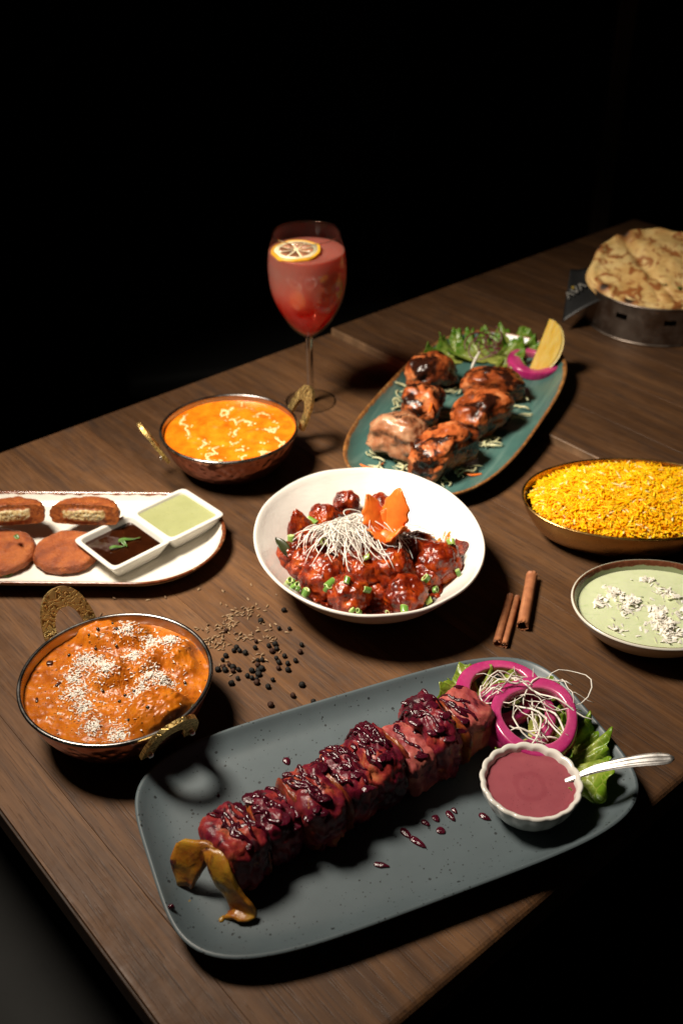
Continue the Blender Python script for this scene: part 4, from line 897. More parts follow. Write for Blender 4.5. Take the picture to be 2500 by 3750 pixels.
# curry leaf
V = []
for s in np.linspace(0, 1, 14):
    for u in np.linspace(-1, 1, 7): V.append((.0055 * math.sin(pi * min(1, s * .97 + .02)) ** .8 * u, .026 * s, .0035 * math.sin(s * 3) + .0012 * u * u))
o = mk('curry_leaf', np.array(V), gridF(14, 7), mat_plain('curry_leaf', (.03, .035, .012, 1), .35, var=.3, scale=80)); q = D['leafcurry'][0]
o.matrix_world = Matrix.Translation((q[0] + .012, q[1] - .016, .043)) @ Matrix.Rotation(rad(38), 4, 'Z') @ Matrix.Rotation(rad(25), 4, 'X'); so = o.modifiers.new('thick', 'SOLIDIFY'); so.thickness = .0005
tag(o, 'dark curry leaf sticking out at the bowl edge', 'leaf')
# spring onion slices
def mat_scal():
    m = MT('spring_onion'); oi = m.n('ObjectInfo').outputs['Random']; a = m.attr('end'); st = m.noise(m.co((1, 1, 12)), 220, 2)
    c_ = m.ramp(oi, [(0, (.035, .12, .010, 1)), (.5, (.10, .24, .024, 1)), (1, (.30, .38, .09, 1))])
    c_ = m.mix(m.math('MULTIPLY', st, .3), c_, (.3, .42, .1, 1)); c_ = m.mix(m.math('MULTIPLY', a, .75), c_, (.50, .58, .24, 1))
    m.set(color=c_, rough=.3, sss=.25, sssr=(.6, 1, .3), ssss=.003, coat=.2); return m.m
M_scal = mat_scal()
def scal_mesh(r_, h, w, k):
    a = np.array([(r_ - w, -h), (r_ - w * .15, -h), (r_, -h * .8), (r_, h * .8), (r_ - w * .15, h), (r_ - w, h), (r_ - w * 1.1, 0), (r_ - w, -h)])
    V, F = lathe(a, 22, 1, .75 + .12 * k); V[:, 2] += .2 * V[:, 0]; e = np.repeat((np.abs(a[:, 1]) > h * .9).astype(float), 22)
    return raw('spring_onion', V, F, M_scal, attrs={'end': e})
sm_me = [scal_mesh(.0042, .0035, .0011, 0), scal_mesh(.0036, .0046, .0009, 1), scal_mesh(.0030, .0028, .0010, 2), scal_mesh(.0044, .0022, .0014, 1.5)]
bpy.context.view_layer.update()
pieces = [o_ for o_ in col.objects if o_.name.startswith('glazed_piece')]
pb = []
for o_ in pieces:
    vs = [o_.matrix_world @ v.co for v in o_.data.vertices]; pb.append(BVHTree.FromPolygons(vs, [tuple(p.vertices) for p in o_.data.polygons]))
def on_pieces(x, y, z):
    """top of the pieces at (x, y), else just above the bowl wall"""
    best = bowl_floor(x, y) + .003
    for b_ in pb:
        h = b_.ray_cast(Vector((x, y, .2)), Vector((0, 0, -1)))
        if h[0] is not None: best = max(best, h[0].z)
    return Vector((x, y, best))
for i, (x, y, z) in enumerate(D['scal']):
    p = on_pieces(x, y, z)
    o = link('spring_onion', sm_me[i % 4], None, (p.x, p.y, p.z + .0012), (rs.normal(1.1 if i % 3 else .3, .45), rs.normal(0, .4), rs.uniform(0, 6.28)))
    k = rs.uniform(.65, 1.2); o.scale = (k, k * rs.uniform(.7, 1), k * rs.uniform(.5, 1.3))
    if i in (8, 9, 10, 11, 12): tag(o, 'green spring onion ring clustered at the bowl wall below the broad glazed piece', 'spring onion', 'clustered spring onion rings')
    else: tag(o, 'green spring onion slice strewn on the red glazed pieces', 'spring onion', 'strewn spring onion slices')
# radish heap: combed strands
def combed(seed, n):
    r_ = np.random.RandomState(seed); out = []; q = np.array(D['radish'][0])
    for k in range(n):
        a0 = r_.uniform(-.3, .3); st = q[:2] + np.array([r_.uniform(-.024, .018), .022 + r_.normal(0, .006)]); u = r_.rand()
        head = rad(r_.uniform(180, 290) if u < .75 else r_.uniform(-50, 10)); l = r_.uniform(.030, .066); curve = r_.normal(1.1 if u < .75 else -.8, .9)
        n_ = 13; t = np.linspace(0, 1, n_); aa = head + curve * (t - .2); xy = st + np.cumsum(l / n_ * np.c_[np.cos(aa), np.sin(aa)], 0)
        d = np.hypot(*(xy - q[:2]).T); lay = r_.uniform(0, 1) ** .7
        z = .057 + .019 * lay - np.clip(d - .012, 0, 1) * .45 + .006 * np.sin(t * pi) * lay
        pts = np.c_[xy, z]; fl = []
        for p_ in pts:
            best = bowl_floor(p_[0], p_[1])
            for b_ in pb:
                h = b_.ray_cast(Vector((p_[0], p_[1], .2)), Vector((0, 0, -1)))
                if h[0] is not None: best = max(best, h[0].z)
            fl.append(best + .0008 + .006 * lay * (d[0] < .5))
        pts[:, 2] = np.maximum(pts[:, 2], np.array(fl)); k3 = np.convolve(np.r_[pts[0, 2], pts[:, 2], pts[-1, 2]], [.25, .5, .25], 'valid'); pts[:, 2] = k3
        out.append(pts)
    return out
strands('radish_shreds', 'mound of fine white radish shreds topping the red glazed pieces', 'radish shreds', combed(3, 180), .00055, M_rad)
# carrot flower
fq = np.array(D['flower'][0]) + np.array([0, .003, -.004]); fl = empty('carrot_flower', tuple(fq)); tag(fl, 'carved orange carrot flower standing in the radish shreds', 'carrot flower')
def petal(az, lean, h, w, seed, bend):
    nv, nu = 22, 13; V = []
    for i, s in enumerate(np.linspace(0, 1, nv)):
        ww = w * np.interp(s, [0, .25, .55, .8, .93, 1], [.42, .82, 1.0, .72, .38, .02]) * (1 + .10 * math.sin(s * 26 + seed) * (s > .35))
        for u in np.linspace(-1, 1, nu):
            jag = .05 * h * math.sin(u * 9 + seed) * s ** 4
            V.append((ww * u, .35 * ww * u * u - bend * s ** 2, h * s + jag))
    V = np.array(V); V += .0006 * fbm(V * 220 + seed, 3)[:, None]
    V = V @ np.array(Matrix.Rotation(-lean, 3, 'X')).T; V[:, 1] += 0
    V = V @ rotm(az).T
    o = mk('petal', V, gridF(nv, nu), M_carrot, fl); so = o.modifiers.new('thick', 'SOLIDIFY'); so.thickness = .0021; so.offset = 0
for az, lean, h, w, sd, bd in ((rad(48), rad(30), .043, .0150, 1, -.003), (rad(-40), rad(20), .047, .0155, 2.4, -.003), (rad(122), rad(58), .024, .0135, 3.1, .002), (rad(228), rad(48), .027, .0125, 4.7, .002), (rad(5), rad(30), .026, .012, 5.2, 0)):
    petal(az, lean, h, w, sd, bd)
V, F = blob((.010, .010, .008), 8, amp=.1, sub=3, flat=.9); mk('flower_base', V, F, M_carrot, fl)

# ================================================================== teal plate
TMi = TM.inverted()
def plate_z(x, y, lift=0.0):
    """world point on the teal plate's well below/above (x,y)"""
    l = TMi @ Vector((x, y, .02)); r_ = max(abs(l.x) / .197, abs(l.y) / .1035)
    lz = np.interp(1 - r_, [0, .1, .25, 1], [.022, .012, .0065, .0056]); return (TM @ Vector((l.x, l.y, lz + lift)))
ts = [((.032, .023, .021), 25, 'arched grilled piece next to the lettuce on the teal plate'), ((.028, .023, .021), 70, 'orange grilled piece between the arched and the pale ones'), ((.033, .026, .023), 150, 'pale wrinkled grilled piece at the plate tip end'), ((.038, .023, .022), 40, 'long dark glazed piece with shreds around its foot'), ((.038, .025, .023), 40, 'large grilled piece in the second row on the teal plate'), ((.036, .021, .019), -5, 'dark glazed piece beside the pickled onion ring')]
for i, ((x, y, z), (sz, an, lab)) in enumerate(zip(D['tikka'], ts)):
    V, F = blob(sz, 160 + i, box=3.2, amp=.20, freq=1.2, rid=.12, rfreq=1.4, sub=5, flat=.9)
    V *= (1 + .03 * ridge(V * 90 + i, 2) + .03 * fbm(V * 220 + i, 3))[:, None]; V[:, 2] += -.16 * V[:, 0] ** 2 / sz[0]
    V = V @ rotm(rad(an), rs.normal(0, .1), rs.normal(0, .1)).T; V[:, 2] -= V[:, 2].min()
    b = plate_z(x, y); o = mk('grilled_piece', V, F, M_tikkapale if i == 2 else M_tikka, loc=(b.x, b.y, b.z - .0006)); tag(o, lab, 'chicken piece', 'grilled pieces on the teal plate')
G = 'lettuce leaves on the teal plate'
tl = D['teal_lettuce']; b = plate_z(.166, 1.276); lettuce((b.x, b.y, b.z), .050, rad(110), 1.7, 'curly green lettuce leaf beside the arched grilled piece', 3.4, .75, waves=12, group=G)
b = plate_z(.196, 1.270); lettuce((b.x, b.y, b.z), .050, rad(75), 5.2, 'curly lettuce leaf under the red cabbage threads', 3.6, .7, waves=12, group=G)
b = plate_z(.226, 1.294); lettuce((b.x, b.y, b.z), .044, rad(60), 2.9, 'green lettuce leaf behind the pickled onion ring', 3.0, .6, waves=11, group=G)
b = plate_z(.198, 1.243); lettuce((b.x, b.y, b.z), .030, rad(-40), 3.9, 'pale lettuce heart leaf facing the grilled pieces', 3.6, .25, mat=M_let2, group=G)
q = plate_z(.254, 1.2565); onion_ring((q.x, q.y, q.z + .006), .0345, .0150, .012, .5, rad(6), 'thick pickled magenta onion ring holding the lemon wedge', 5, .6)
def lemon_wedge():
    t = empty('lemon_wedge', (0, 0, 0)); tag(t, 'lemon wedge standing in the pickled onion ring', 'lemon')
    Rw, ax = .0315, .0365; na, nb = 17, 25
    a = np.linspace(-.62, .62, na); b_ = np.linspace(-1, 1, nb)
    def pt(r_, aa, bb):
        k = math.sqrt(max(0, 1 - bb * bb)) ** .9; return (r_ * Rw * k * math.sin(aa), r_ * Rw * k * math.cos(aa), ax * bb)
    skin = np.array([pt(1, aa, bb) for aa in a for bb in b_]); skin_in = np.array([pt(.90, aa, bb * .97) for aa in a for bb in b_])
    F = gridF(na, nb); F2 = [tuple(i + len(skin) for i in f[::-1]) for f in F]; o_ = len(skin)
    edge = []
    for r0 in (0, (na - 1) * nb):
        for j in range(nb - 1): edge.append((r0 + j, r0 + j + 1, r0 + j + 1 + o_, r0 + j + o_))
    rind = mk('rind', np.r_[skin, skin_in], F + F2 + edge, M_lemrind, t)
    pv = []; 
    for aa in (a[0], a[-1]):
        pv.append([[pt(.90 * r_, aa, bb * .97) for bb in b_] for r_ in np.linspace(0.02, 1, 9)])
    V = np.array(pv).reshape(-1, 3); F = gridF(9, nb) + [tuple(i + 9 * nb for i in f[::-1]) for f in gridF(9, nb)]
    V += .0005 * fbm(V * 300, 3)[:, None]
    mk('flesh', V, F, M_lemflesh, t)
    return t
def mat_lemflesh():
    m = MT('lemon_flesh'); st = m.noise(m.co((220, 220, 60)), 1, 3); m.set(color=m.ramp(st, [(.3, (.85, .55, .08, 1)), (.7, (.92, .70, .22, 1))]), rough=.22, sss=.35, sssr=(1, .6, .1), ssss=.006, coat=.3, normal=m.bump(st, .5, .0008)); return m.m
M_lemflesh = mat_lemflesh()
M_lemrind = mat_plain('lemon_rind', (.92, .72, .28, 1), .38, var=.1, scale=200, bump=.3, bscale=600, sss=.2, sssr=(1, .7, .2), ssss=.004)
lw = lemon_wedge()
w0, w1 = Vector(D['wedge'][0]), Vector(D['wedge'][1]); w0 = Vector((.2560, 1.2440, .033)); ax_ = Vector((.33, .26, .90)).normalized(); cen = w0 + ax_ * .026
yv = Vector((.70, .45, -.30)); yv = (yv - ax_ * yv.dot(ax_)).normalized(); xv = yv.cross(ax_)
lw.matrix_world = Matrix.Translation(cen - yv * .010) @ Matrix((xv, yv, ax_)).transposed().to_4x4()
# shredded cabbage, carrot and beet threads
paths = []
for k, (x, y, z) in enumerate(D['teal_shred']):
    for j in range(5 if k not in (3, 4, 5, 16) else 2):
        a = rs.uniform(0, 6.28) if k not in (3, 4, 5, 16) else rad(-18) + rs.normal(0, .15); l = rs.uniform(.012, .024); t = np.linspace(-.5, .5, 8); bend = rs.normal(0, 1.1)
        xy = np.array([x, y]) + rs.normal(0, .004, 2) + np.cumsum(l / 8 * np.c_[np.cos(a + bend * t), np.sin(a + bend * t)], 0) - l / 2 * np.array([math.cos(a), math.sin(a)])
        b0 = [plate_z(*p_).z for p_ in xy]; paths.append(np.c_[xy, np.array(b0) + .0015 + rs.uniform(0, .004) + .003 * np.sin((t + .5) * 3) * rs.rand()])
strands('cabbage_shreds', 'pale cabbage shreds strewn around the grilled pieces', 'cabbage shreds', paths, .00135, M_cab, .4)
tc = np.array(D['teal_carrot'])
for seg, lab in ((tc[0:3], 'curved orange carrot shred at the plate tip'), (tc[3:6], 'orange carrot shred before the long dark piece'), (np.array([[.1105, 1.1215, .045], [.1075, 1.104, .050], [.1035, 1.090, .048]]), 'carrot shred leaning between the grilled pieces')):
    p = spl(seg, 6)
    if seg is not tc: p[:, 2] = [max(plate_z(q_[0], q_[1]).z + .0022, q_[2] if seg[0][2] > .03 else 0) for q_ in p]
    V, F = tube(p, .0019 * (.6 + .4 * np.sin(np.linspace(.15, pi - .15, len(p)))), 7, .7); c0 = V.mean(0); tag(mk('carrot_shred', V - c0, F, M_carrot, loc=tuple(c0)), lab, 'carrot shred')
beet = []
for k in range(9):
    r_ = np.random.RandomState(70 + k); cx, cy = .193 + r_.normal(0, .012), 1.268 + r_.normal(0, .010); R_ = r_.uniform(.008, .022); a0 = r_.uniform(0, 6.28); t = np.linspace(0, r_.uniform(2, 5), 16)
    b0 = plate_z(cx, cy).z; beet.append(np.c_[cx + R_ * np.cos(a0 + t), cy + R_ * .7 * np.sin(a0 + t), b0 + .030 + .010 * np.sin(t * 1.3 + k)])
M_beetv = mat_plain('beet_thread', (.10, .008, .022, 1), .35, var=.2, sss=.2)
strands('beet_threads', 'looping dark red beet threads over the lettuce on the teal plate', 'beet threads', beet, .0009, M_beetv, .7)
b0 = plate_z(.178, 1.235).z
strands('radish_strip', 'single white radish strip leaning on the lettuce', 'radish strip', [spl([(.1665, 1.2215, b0 + .008), (.1715, 1.2290, b0 + .022), (.1800, 1.2380, b0 + .036)], 5)], .0019, M_rad, .6)

# ================================================================== white oblong plate: cutlets, sauces
def mat_fried():
    m = MT('fried_crust'); a = m.noise(m.co(), 55, 5, .6, .3); f = m.noise(m.co(), 380, 4, .65)
    c_ = m.ramp(a, [(.3, (.15, .030, .007, 1)), (.52, (.30, .072, .013, 1)), (.75, (.43, .125, .022, 1))]); c_ = m.mix(m.math('MULTIPLY', m.sstep(f, .6, .72), .5), c_, (.08, .018, .006, 1))
    m.set(color=c_, rough=.5, sss=.1, sssr=(1, .4, .2), normal=m.bump(f, 1.0, .0022)); return m.m
M_fried = mat_fried()
M_fill = mat_food('cheese_filling', [(.3, (.36, .19, .06, 1)), (.5, (.60, .44, .22, 1)), (.7, (.74, .66, .46, 1))], 150, .5, char=[(.60, .72, (.36, .13, .03, 1), 90)], sss=.2, bump=.6, bs=240)
def mat_cut():
    m = MT('cut_filling'); a = m.attr('core'); n1 = m.noise(m.co(), 260, 4, .6); n2 = m.noise(m.co(), 90, 3)
    f = m.sstep(m.math('ADD', a, m.math('MULTIPLY', m.math('SUBTRACT', n2, .5), 1.1)), .22, .42)
    c_ = m.mix(f, m.ramp(n1, [(.35, (.16, .035, .008, 1)), (.65, (.40, .11, .02, 1))]), m.ramp(n1, [(.3, (.42, .24, .07, 1)), (.5, (.54, .40, .19, 1)), (.7, (.66, .58, .38, 1))]))
    m.set(color=c_, rough=.5, sss=.15, normal=m.bump(n1, .7, .0015)); return m.m
M_cut = mat_cut()
def patty(loc, r_, h, rz, a0, a1, label, seed, rx=0.0, ry=0.0, sx=1.0, fill=True):
    n = 40; t = np.linspace(a0, a1, n); full = (a1 - a0) > 6.2
    pr = np.array([(0, -h), (.5, -h), (.86, -h * .92), (.97, -h * .6), (1, 0), (.97, h * .6), (.86, h * .92), (.5, h * 1.05), (0, h * 1.1)]); pr = spl(pr, 5); m_ = len(pr)
    V = np.array([[(r_ * p[0] * math.cos(a) * sx, r_ * p[0] * math.sin(a), p[1]) for p in pr] for a in t]).reshape(-1, 3)
    k = fbm(V * 60 + seed, 3); V += V / (np.linalg.norm(V, axis=1)[:, None] + 1e-6) * (k * .0034 + .0024 * fbm(V * 200 + seed, 4))[:, None]
    F = [(i * m_ + j, (i + 1) * m_ + j, (i + 1) * m_ + j + 1, i * m_ + j + 1) for i in range(n - 1) for j in range(m_ - 1)]
    Rm = rotm(rz, rx, ry); Vr = V @ Rm.T; z0 = Vr[:, 2].min()
    ro = empty('cutlet', (loc[0], loc[1], loc[2] - z0)); tag(ro, label, 'cutlet', 'fried cutlets on the white plate'); mk('crust', Vr, F, M_fried, ro)
    if not full:
        for a, i0 in ((a0, 0), (a1, n - 1)):
            ring = V[i0 * m_:(i0 + 1) * m_]; g = []
            ns = 26
            for s in np.linspace(0, 1, m_):
                j = int(round(s * (m_ - 1))); 
                for u in np.linspace(0, 1, ns): g.append(ring[j] * u + np.array([0, 0, ring[j][2]]) * (1 - u))
            g = np.array(g); nrm = np.array([math.sin(a), -math.cos(a), 0]) * (1 if i0 == 0 else -1)
            dd = np.clip(1 - (np.hypot(g[:, 0], g[:, 1]) / (r_ * .72)) ** 2, 0, 1) * np.clip(1 - (g[:, 2] / (h * .72)) ** 2, 0, 1)
            crust_cut = g + nrm * (.0004 * fbm(g * 300 + seed, 3))[:, None]
            crust_cut = crust_cut + nrm * ((.0026 * ridge(g * 260 + seed, 3) + .0008) * np.clip(dd * 1.6, 0, 1))[:, None]
            mk('cut_face', crust_cut @ Rm.T, gridF(m_, ns), M_cut, ro, attrs={'core': dd})
    return ro
pq = D['patty']
patty((pq[2][0] + .003, .868, WZ), .0345, .0062, 0, 0, 2 * pi, 'whole round fried cutlet lying under a halved one beside the sauce dish', 2)
patty((-.3505, .8665, WZ), .0375, .0062, .25, -1.9, 2.2, 'wedge cut fried cutlet with a green herb leaf on top', 3, fill=False)
patty((-.2655, .8975, WZ + .0145), .0360, .0105, rad(-4), 0.0, pi, 'halved fried cutlet with white filling propped near the sauce dish', 5, rx=rad(-14))
patty((-.3440, .8990, WZ + .0130), .0360, .0105, rad(5), 0.0, pi, 'halved fried cutlet with white filling at the plate middle', 6, rx=rad(-14))
def sauce_fill(name, c_, sx, lab, z, mat, part_of=None):
    V, F = disc(.0308, .0316, lambda x, y, s: z + .0007 * s ** 14 + .0003 * fbm(np.c_[x, y, 0 * x] * 90, 3), 30, 96, 9)
    Mx = Matrix.Translation((TWC[0], TWC[1], TWZ)) @ Matrix.Rotation(TWA, 4, 'Z') @ Matrix.Translation((sx * .0343, 0, 0)); o = mk(name, V, F, mat); o.matrix_world = Mx; return tag(o, lab, 'sauce')
def mat_green():
    m = MT('mint_sauce'); v = m.voro(m.co(), 300); n1 = m.noise(m.co(), 50, 4); c_ = m.mix(n1, (.25, .27, .115, 1), (.34, .355, .170, 1)); c_ = m.mix(m.math('MULTIPLY', m.sstep(v, .2, .06), .6), c_, (.09, .12, .03, 1)); m.set(color=c_, rough=.3, sss=.2, sssr=(1, 1, .5), ssss=.003, normal=m.bump(n1, .15, .001)); return m.m
sauce_fill('sauce', None, 1, 'pale green mint sauce in the porcelain twin dish', .0168, mat_green())
M_tam = mat_food('tamarind', [(.3, (.012, .003, .001, 1)), (.7, (.030, .007, .002, 1))], 40, .07, coat=.5, sss=0, bump=.05, rvar=.02)
sauce_fill('sauce', None, -1, 'dark brown tamarind sauce in the porcelain twin dish', .0142, M_tam)
M_herb = mat_plain('herb', (.075, .17, .028, 1), .4, var=.35, scale=200, sss=.2)
def herb(pos, l, w, rz, label, curl=.3, tilt=0):
    V = []
    for s in np.linspace(0, 1, 10):
        for u in np.linspace(-1, 1, 5): V.append((l * (s - .5), w * u * (math.sin(pi * min(.98, s * .9 + .06)) ** .6) + curl * l * .3 * math.sin(s * 3 + u), .0008 * math.sin(s * 7) + .0006 * u * u))
    o = mk('herb_leaf', np.array(V), gridF(10, 5), M_herb, loc=pos, rot=(tilt, 0, rz)); so = o.modifiers.new('thick', 'SOLIDIFY'); so.thickness = .0005; return tag(o, label, 'herb')
tw = lambda lx, ly, lz: tuple(Matrix.Translation((TWC[0], TWC[1], TWZ)) @ Matrix.Rotation(TWA, 4, 'Z') @ Vector((lx, ly, lz)))
herb(tw(-.026, .001, .0158), .022, .0016, TWA - .55, 'long shredded herb strip floating on the brown sauce'); herb(tw(-.034, -.001, .0158), .014, .0015, TWA - 1.7, 'short shredded herb strip crossing the brown sauce'); herb(tw(-.041, -.002, .0158), .018, .0015, TWA - .5, 'third shredded herb strip on the brown sauce')
herb((-.3345, .8350, WZ + .0030), .010, .0030, .2, 'small green herb leaf lying on the white plate front'); herb((-.3440, .8370, WZ + .0030), .013, .0009, -.3, 'herb stalk lying on the white plate front')
herb((-.330, .8705, WZ + .0235), .009, .0022, -.9, 'green herb leaf lying on the wedge cut cutlet'); herb((-.3030, .943, WZ + .006), .012, .0018, -.8, 'green herb leaf by the white plate back edge')

# ================================================================== curries in the copper bowls
def mat_curry(name, c0, c1, c2, specks=True, rough=.24):
    m = MT(name); a = m.noise(m.co(), 45, 5, .6, .5); f = m.noise(m.co(), 240, 4, .6); v = m.n('TexVoronoi', {'Vector': m.co(), 'Scale': 260}, feature='F1')
    c_ = m.ramp(a, [(.28, c0), (.5, c1), (.72, c2)])
    if specks:
        rr = m.n('SeparateColor', {0: v.outputs['Color']}).outputs[0]; d = m.math('LESS_THAN', v.outputs['Distance'], m.math('MULTIPLY', m.math('SUBTRACT', rr, .72), 1.1))
        c_ = m.mix(m.math('MULTIPLY', d, .7), c_, (.06, .022, .006, 1))
    m.set(color=c_, rough=rough, spec=.3, coat=.04, coatr=.2, sss=.25, sssr=(1, .35, .08), ssss=.004, normal=m.bump(m.math('ADD', a, m.math('MULTIPLY', f, .5)), .4, .0015)); return m.m
M_cur1 = mat_curry('butter_curry', (.52, .085, .004, 1), (.70, .17, .006, 1), (.80, .26, .012, 1), False, .22)
M_cur2 = mat_curry('coconut_curry', (.22, .045, .003, 1), (.42, .112, .005, 1), (.54, .17, .009, 1), True, .34)
M_coco = mat_plain('coconut', (.82, .77, .67, 1), .6, var=.12, scale=200, sss=.2)
def gsum(x, y, lumps): 
    z = 0 * x
    for lx, ly, r_, h in lumps:
        d = np.hypot(x - lx, y - ly); z = z + h / (1 + np.exp((d - r_) / (r_ * .16)))
    return z
l1 = [(p[0] - K1[0], p[1] - K1[1], r_, h) for p, r_, h in zip(D['k1lump'], (.010, .008, .013, .009, .008, .007), (.0035, .003, .003, .002, .0025, .002))]
def z1(x, y, s=None): 
    z = .0455 + gsum(x, y, l1) + .0011 * fbm(np.c_[x, y, 0 * x] * 45 + 3, 4)
    return z + (0 if s is None else .0008 * s ** 20)
V, F = disc(.0762, .0762, z1, 70, 170)
cu = mk('curry', V, F, M_cur1, loc=(K1[0], K1[1], 0)); tag(cu, 'smooth bright orange curry marked with cream lines', 'curry')
parts = []; M_cream = mat_plain('cream', (.80, .64, .30, 1), .28, var=.1, scale=150, sss=.25, coat=.3)
cp = np.array([(p[0] - K1[0], p[1] - K1[1]) for p in D['cream']]); rr_ = np.hypot(*cp.T); cp *= np.minimum(1, .071 / rr_)[:, None]
for k in range(len(cp)):
    d_ = np.hypot(*(cp - cp[k]).T)
    for q_ in np.argsort(d_)[1:3]:
        if d_[q_] > .013 or rs.rand() < .25: continue
        t = np.linspace(0, 1, 12)[:, None]; pth = cp[k] * (1 - t) + cp[q_] * t + rs.normal(0, .0010, 2) * np.sin(t * pi)
        rad_ = .0011 * (1 + .75 * fbm(np.c_[pth * 420, np.full(12, k)], 3)); rad_[[0, -1]] *= .5
        v, f = tube(np.c_[pth, np.zeros(12)], np.clip(rad_, .0003, .0026), 8, .34, up_=(0, 0, 1)); v[:, 2] += z1(v[:, 0], v[:, 1]) + .0001; parts.append((v, f))
    for j_ in range(3):
        dx, dy = rs.normal(0, .0028, 2); a_ = rs.uniform(.0006, .0019); q0, f = ico(2); v = q0 * np.array([a_, a_ * rs.uniform(.6, 1), .0004]); v = v @ rotm(rs.uniform(0, 3)).T
        v = v + np.array([cp[k][0] + dx, cp[k][1] + dy, 0]); v[:, 2] += z1(v[:, 0], v[:, 1]) + .0001; parts.append((v, f))
o = mk('cream_drizzle', *join(parts), M_cream, cu); o['kind'] = 'stuff'
# second curry
hh = (.012, .0125, .019, .010, .0115, .006, .0115, .006, .010); r2 = (.0155, .0155, .0215, .017, .016, .014, .013, .012, .012)
l2 = [(p[0] - K2[0], p[1] - K2[1], r_, h) for p, r_, h in zip(D['k2lump'], r2, hh)]
def z2(x, y, s=None):
    P = np.c_[x, y, 0 * x]; g = gsum(x + .004 * pn(P * 60), y + .004 * pn(P * 60 + 9), l2)
    z = .0432 + g + .0016 * fbm(P * 55 + 7, 4) + (.0012 + .09 * g) * fbm(P * 210 + 1, 4)
    return z if s is None else z - g * np.clip((s - .93) / .07, 0, 1) + .0006 * s ** 20
V, F = disc(.0758, .0758, z2, 120, 260)
cu2 = mk('curry', V, F, M_cur2, loc=(K2[0], K2[1], 0)); tag(cu2, 'chunky orange curry under grated coconut', 'curry')
def flakes(cents, n, sig, zf, inside, size=(.0010, .0032), wid=.0006, seed=2, heap=.0012):
    r_ = np.random.RandomState(seed); cents = np.array(cents); P = np.zeros((0, 3))
    while len(P) < n:
        c_ = cents[r_.randint(len(cents), size=n)]; xy = c_[:, :2] + r_.normal(0, 1, (n, 2)) * (sig * r_.choice([.55, 1, 1.9], p=[.45, .4, .15], size=n))[:, None]
        d = np.hypot(*(xy - c_[:, :2]).T); ok = inside(xy[:, 0], xy[:, 1]); P = np.r_[P, np.c_[xy, d][ok]]
    P = P[:n]; z = zf(P[:, 0], P[:, 1]) + heap * r_.rand(n) * np.exp(-(P[:, 2] / sig) ** 2) + .0002
    l = r_.uniform(*size, n); w = wid * r_.uniform(.6, 1.6, n); a = r_.uniform(0, 2 * pi, n); tx, ty = r_.normal(0, .35, n), r_.normal(0, .5, n)
    ux = np.c_[np.cos(a), np.sin(a), tx]; vx = np.c_[-np.sin(a), np.cos(a), ty]; V = np.zeros((n, 5, 3)); o_ = np.c_[P[:, :2], z]
    for k, (p, q) in enumerate(((-.5, -.5), (.5, -.3), (.5, .3), (-.5, .5), (0, 0))): V[:, k] = o_ + ux * (p * l)[:, None] + vx * (q * w)[:, None]
    V[:, 4, 2] += .00035; F = []
    for k in range(n): b = 5 * k; F += [(b, b + 1, b + 4), (b + 1, b + 2, b + 4), (b + 2, b + 3, b + 4), (b + 3, b, b + 4), (b + 3, b + 2, b + 1, b)]
    return V.reshape(-1, 3), F
c2 = [(p[0] - K2[0], p[1] - K2[1]) for p in D['k2coco']]
V, F = flakes(c2, 2000, .0068, z2, lambda x, y: np.hypot(x, y) < .071, (.0012, .0040), .0010)
o = mk('coconut_flakes', V, F, M_coco, smooth=False, loc=(K2[0], K2[1], 0)); tag(o, 'white grated coconut strewn over the chunky curry', 'coconut', kind='stuff')
V, F = flakes(c2, 2600, .015, z2, lambda x, y: np.hypot(x, y) < .071, (.0009, .0024), .0006, 7, .0003)
o = mk('spice_crumbs', V, F, mat_plain('spice_crumb', (.60, .22, .035, 1), .5, var=.25, scale=300), smooth=False, loc=(K2[0], K2[1], 0)); tag(o, 'toasted orange crumbs scattered thinly over the chunky curry', 'crumbs', kind='stuff')
M_mus = mat_plain('mustard_seed', (.012, .008, .006, 1), .25, coat=.3)
seed_me = raw('mustard_seed', *blob((.0014, .0014, .0013), 3, amp=.04, sub=3, flat=1), M_mus)
for p in D['k2seed']:
    x, y = p[0] - K2[0], p[1] - K2[1]; z = float(z2(np.array([x]), np.array([y]))[0]); o = link('mustard_seed', seed_me, None, (p[0], p[1], z + .0008)); k = rs.uniform(.75, 1.15); o.scale = (k, k, k)
    tag(o, 'tiny black mustard seed lying on the chunky curry', 'mustard seed', 'mustard seeds on the curry')
for i, p in enumerate(D['k2cube']):
    x, y = p[0] - K2[0], p[1] - K2[1]; z = float(z2(np.array([x]), np.array([y]))[0]); V, F = blob((.0028, .0024 if i % 3 == 0 else .0012, .0012), 20 + i, box=4, amp=.1, sub=3, flat=1)
    tag(mk('chilli_bit', V, F, mat_plain('chilli_bit', (.06, .014, .006, 1) if i < 3 else (.06, .06, .02, 1), .3), loc=(p[0], p[1], z + .0004), rot=(0, 0, i * .9)), ['square dark chilli bit on the curry', 'slim dark curry leaf scrap beside the coconut', 'dark curry leaf scrap by the bowl wall', 'olive coloured pepper bit by the brass handle'][i], 'chilli bit')

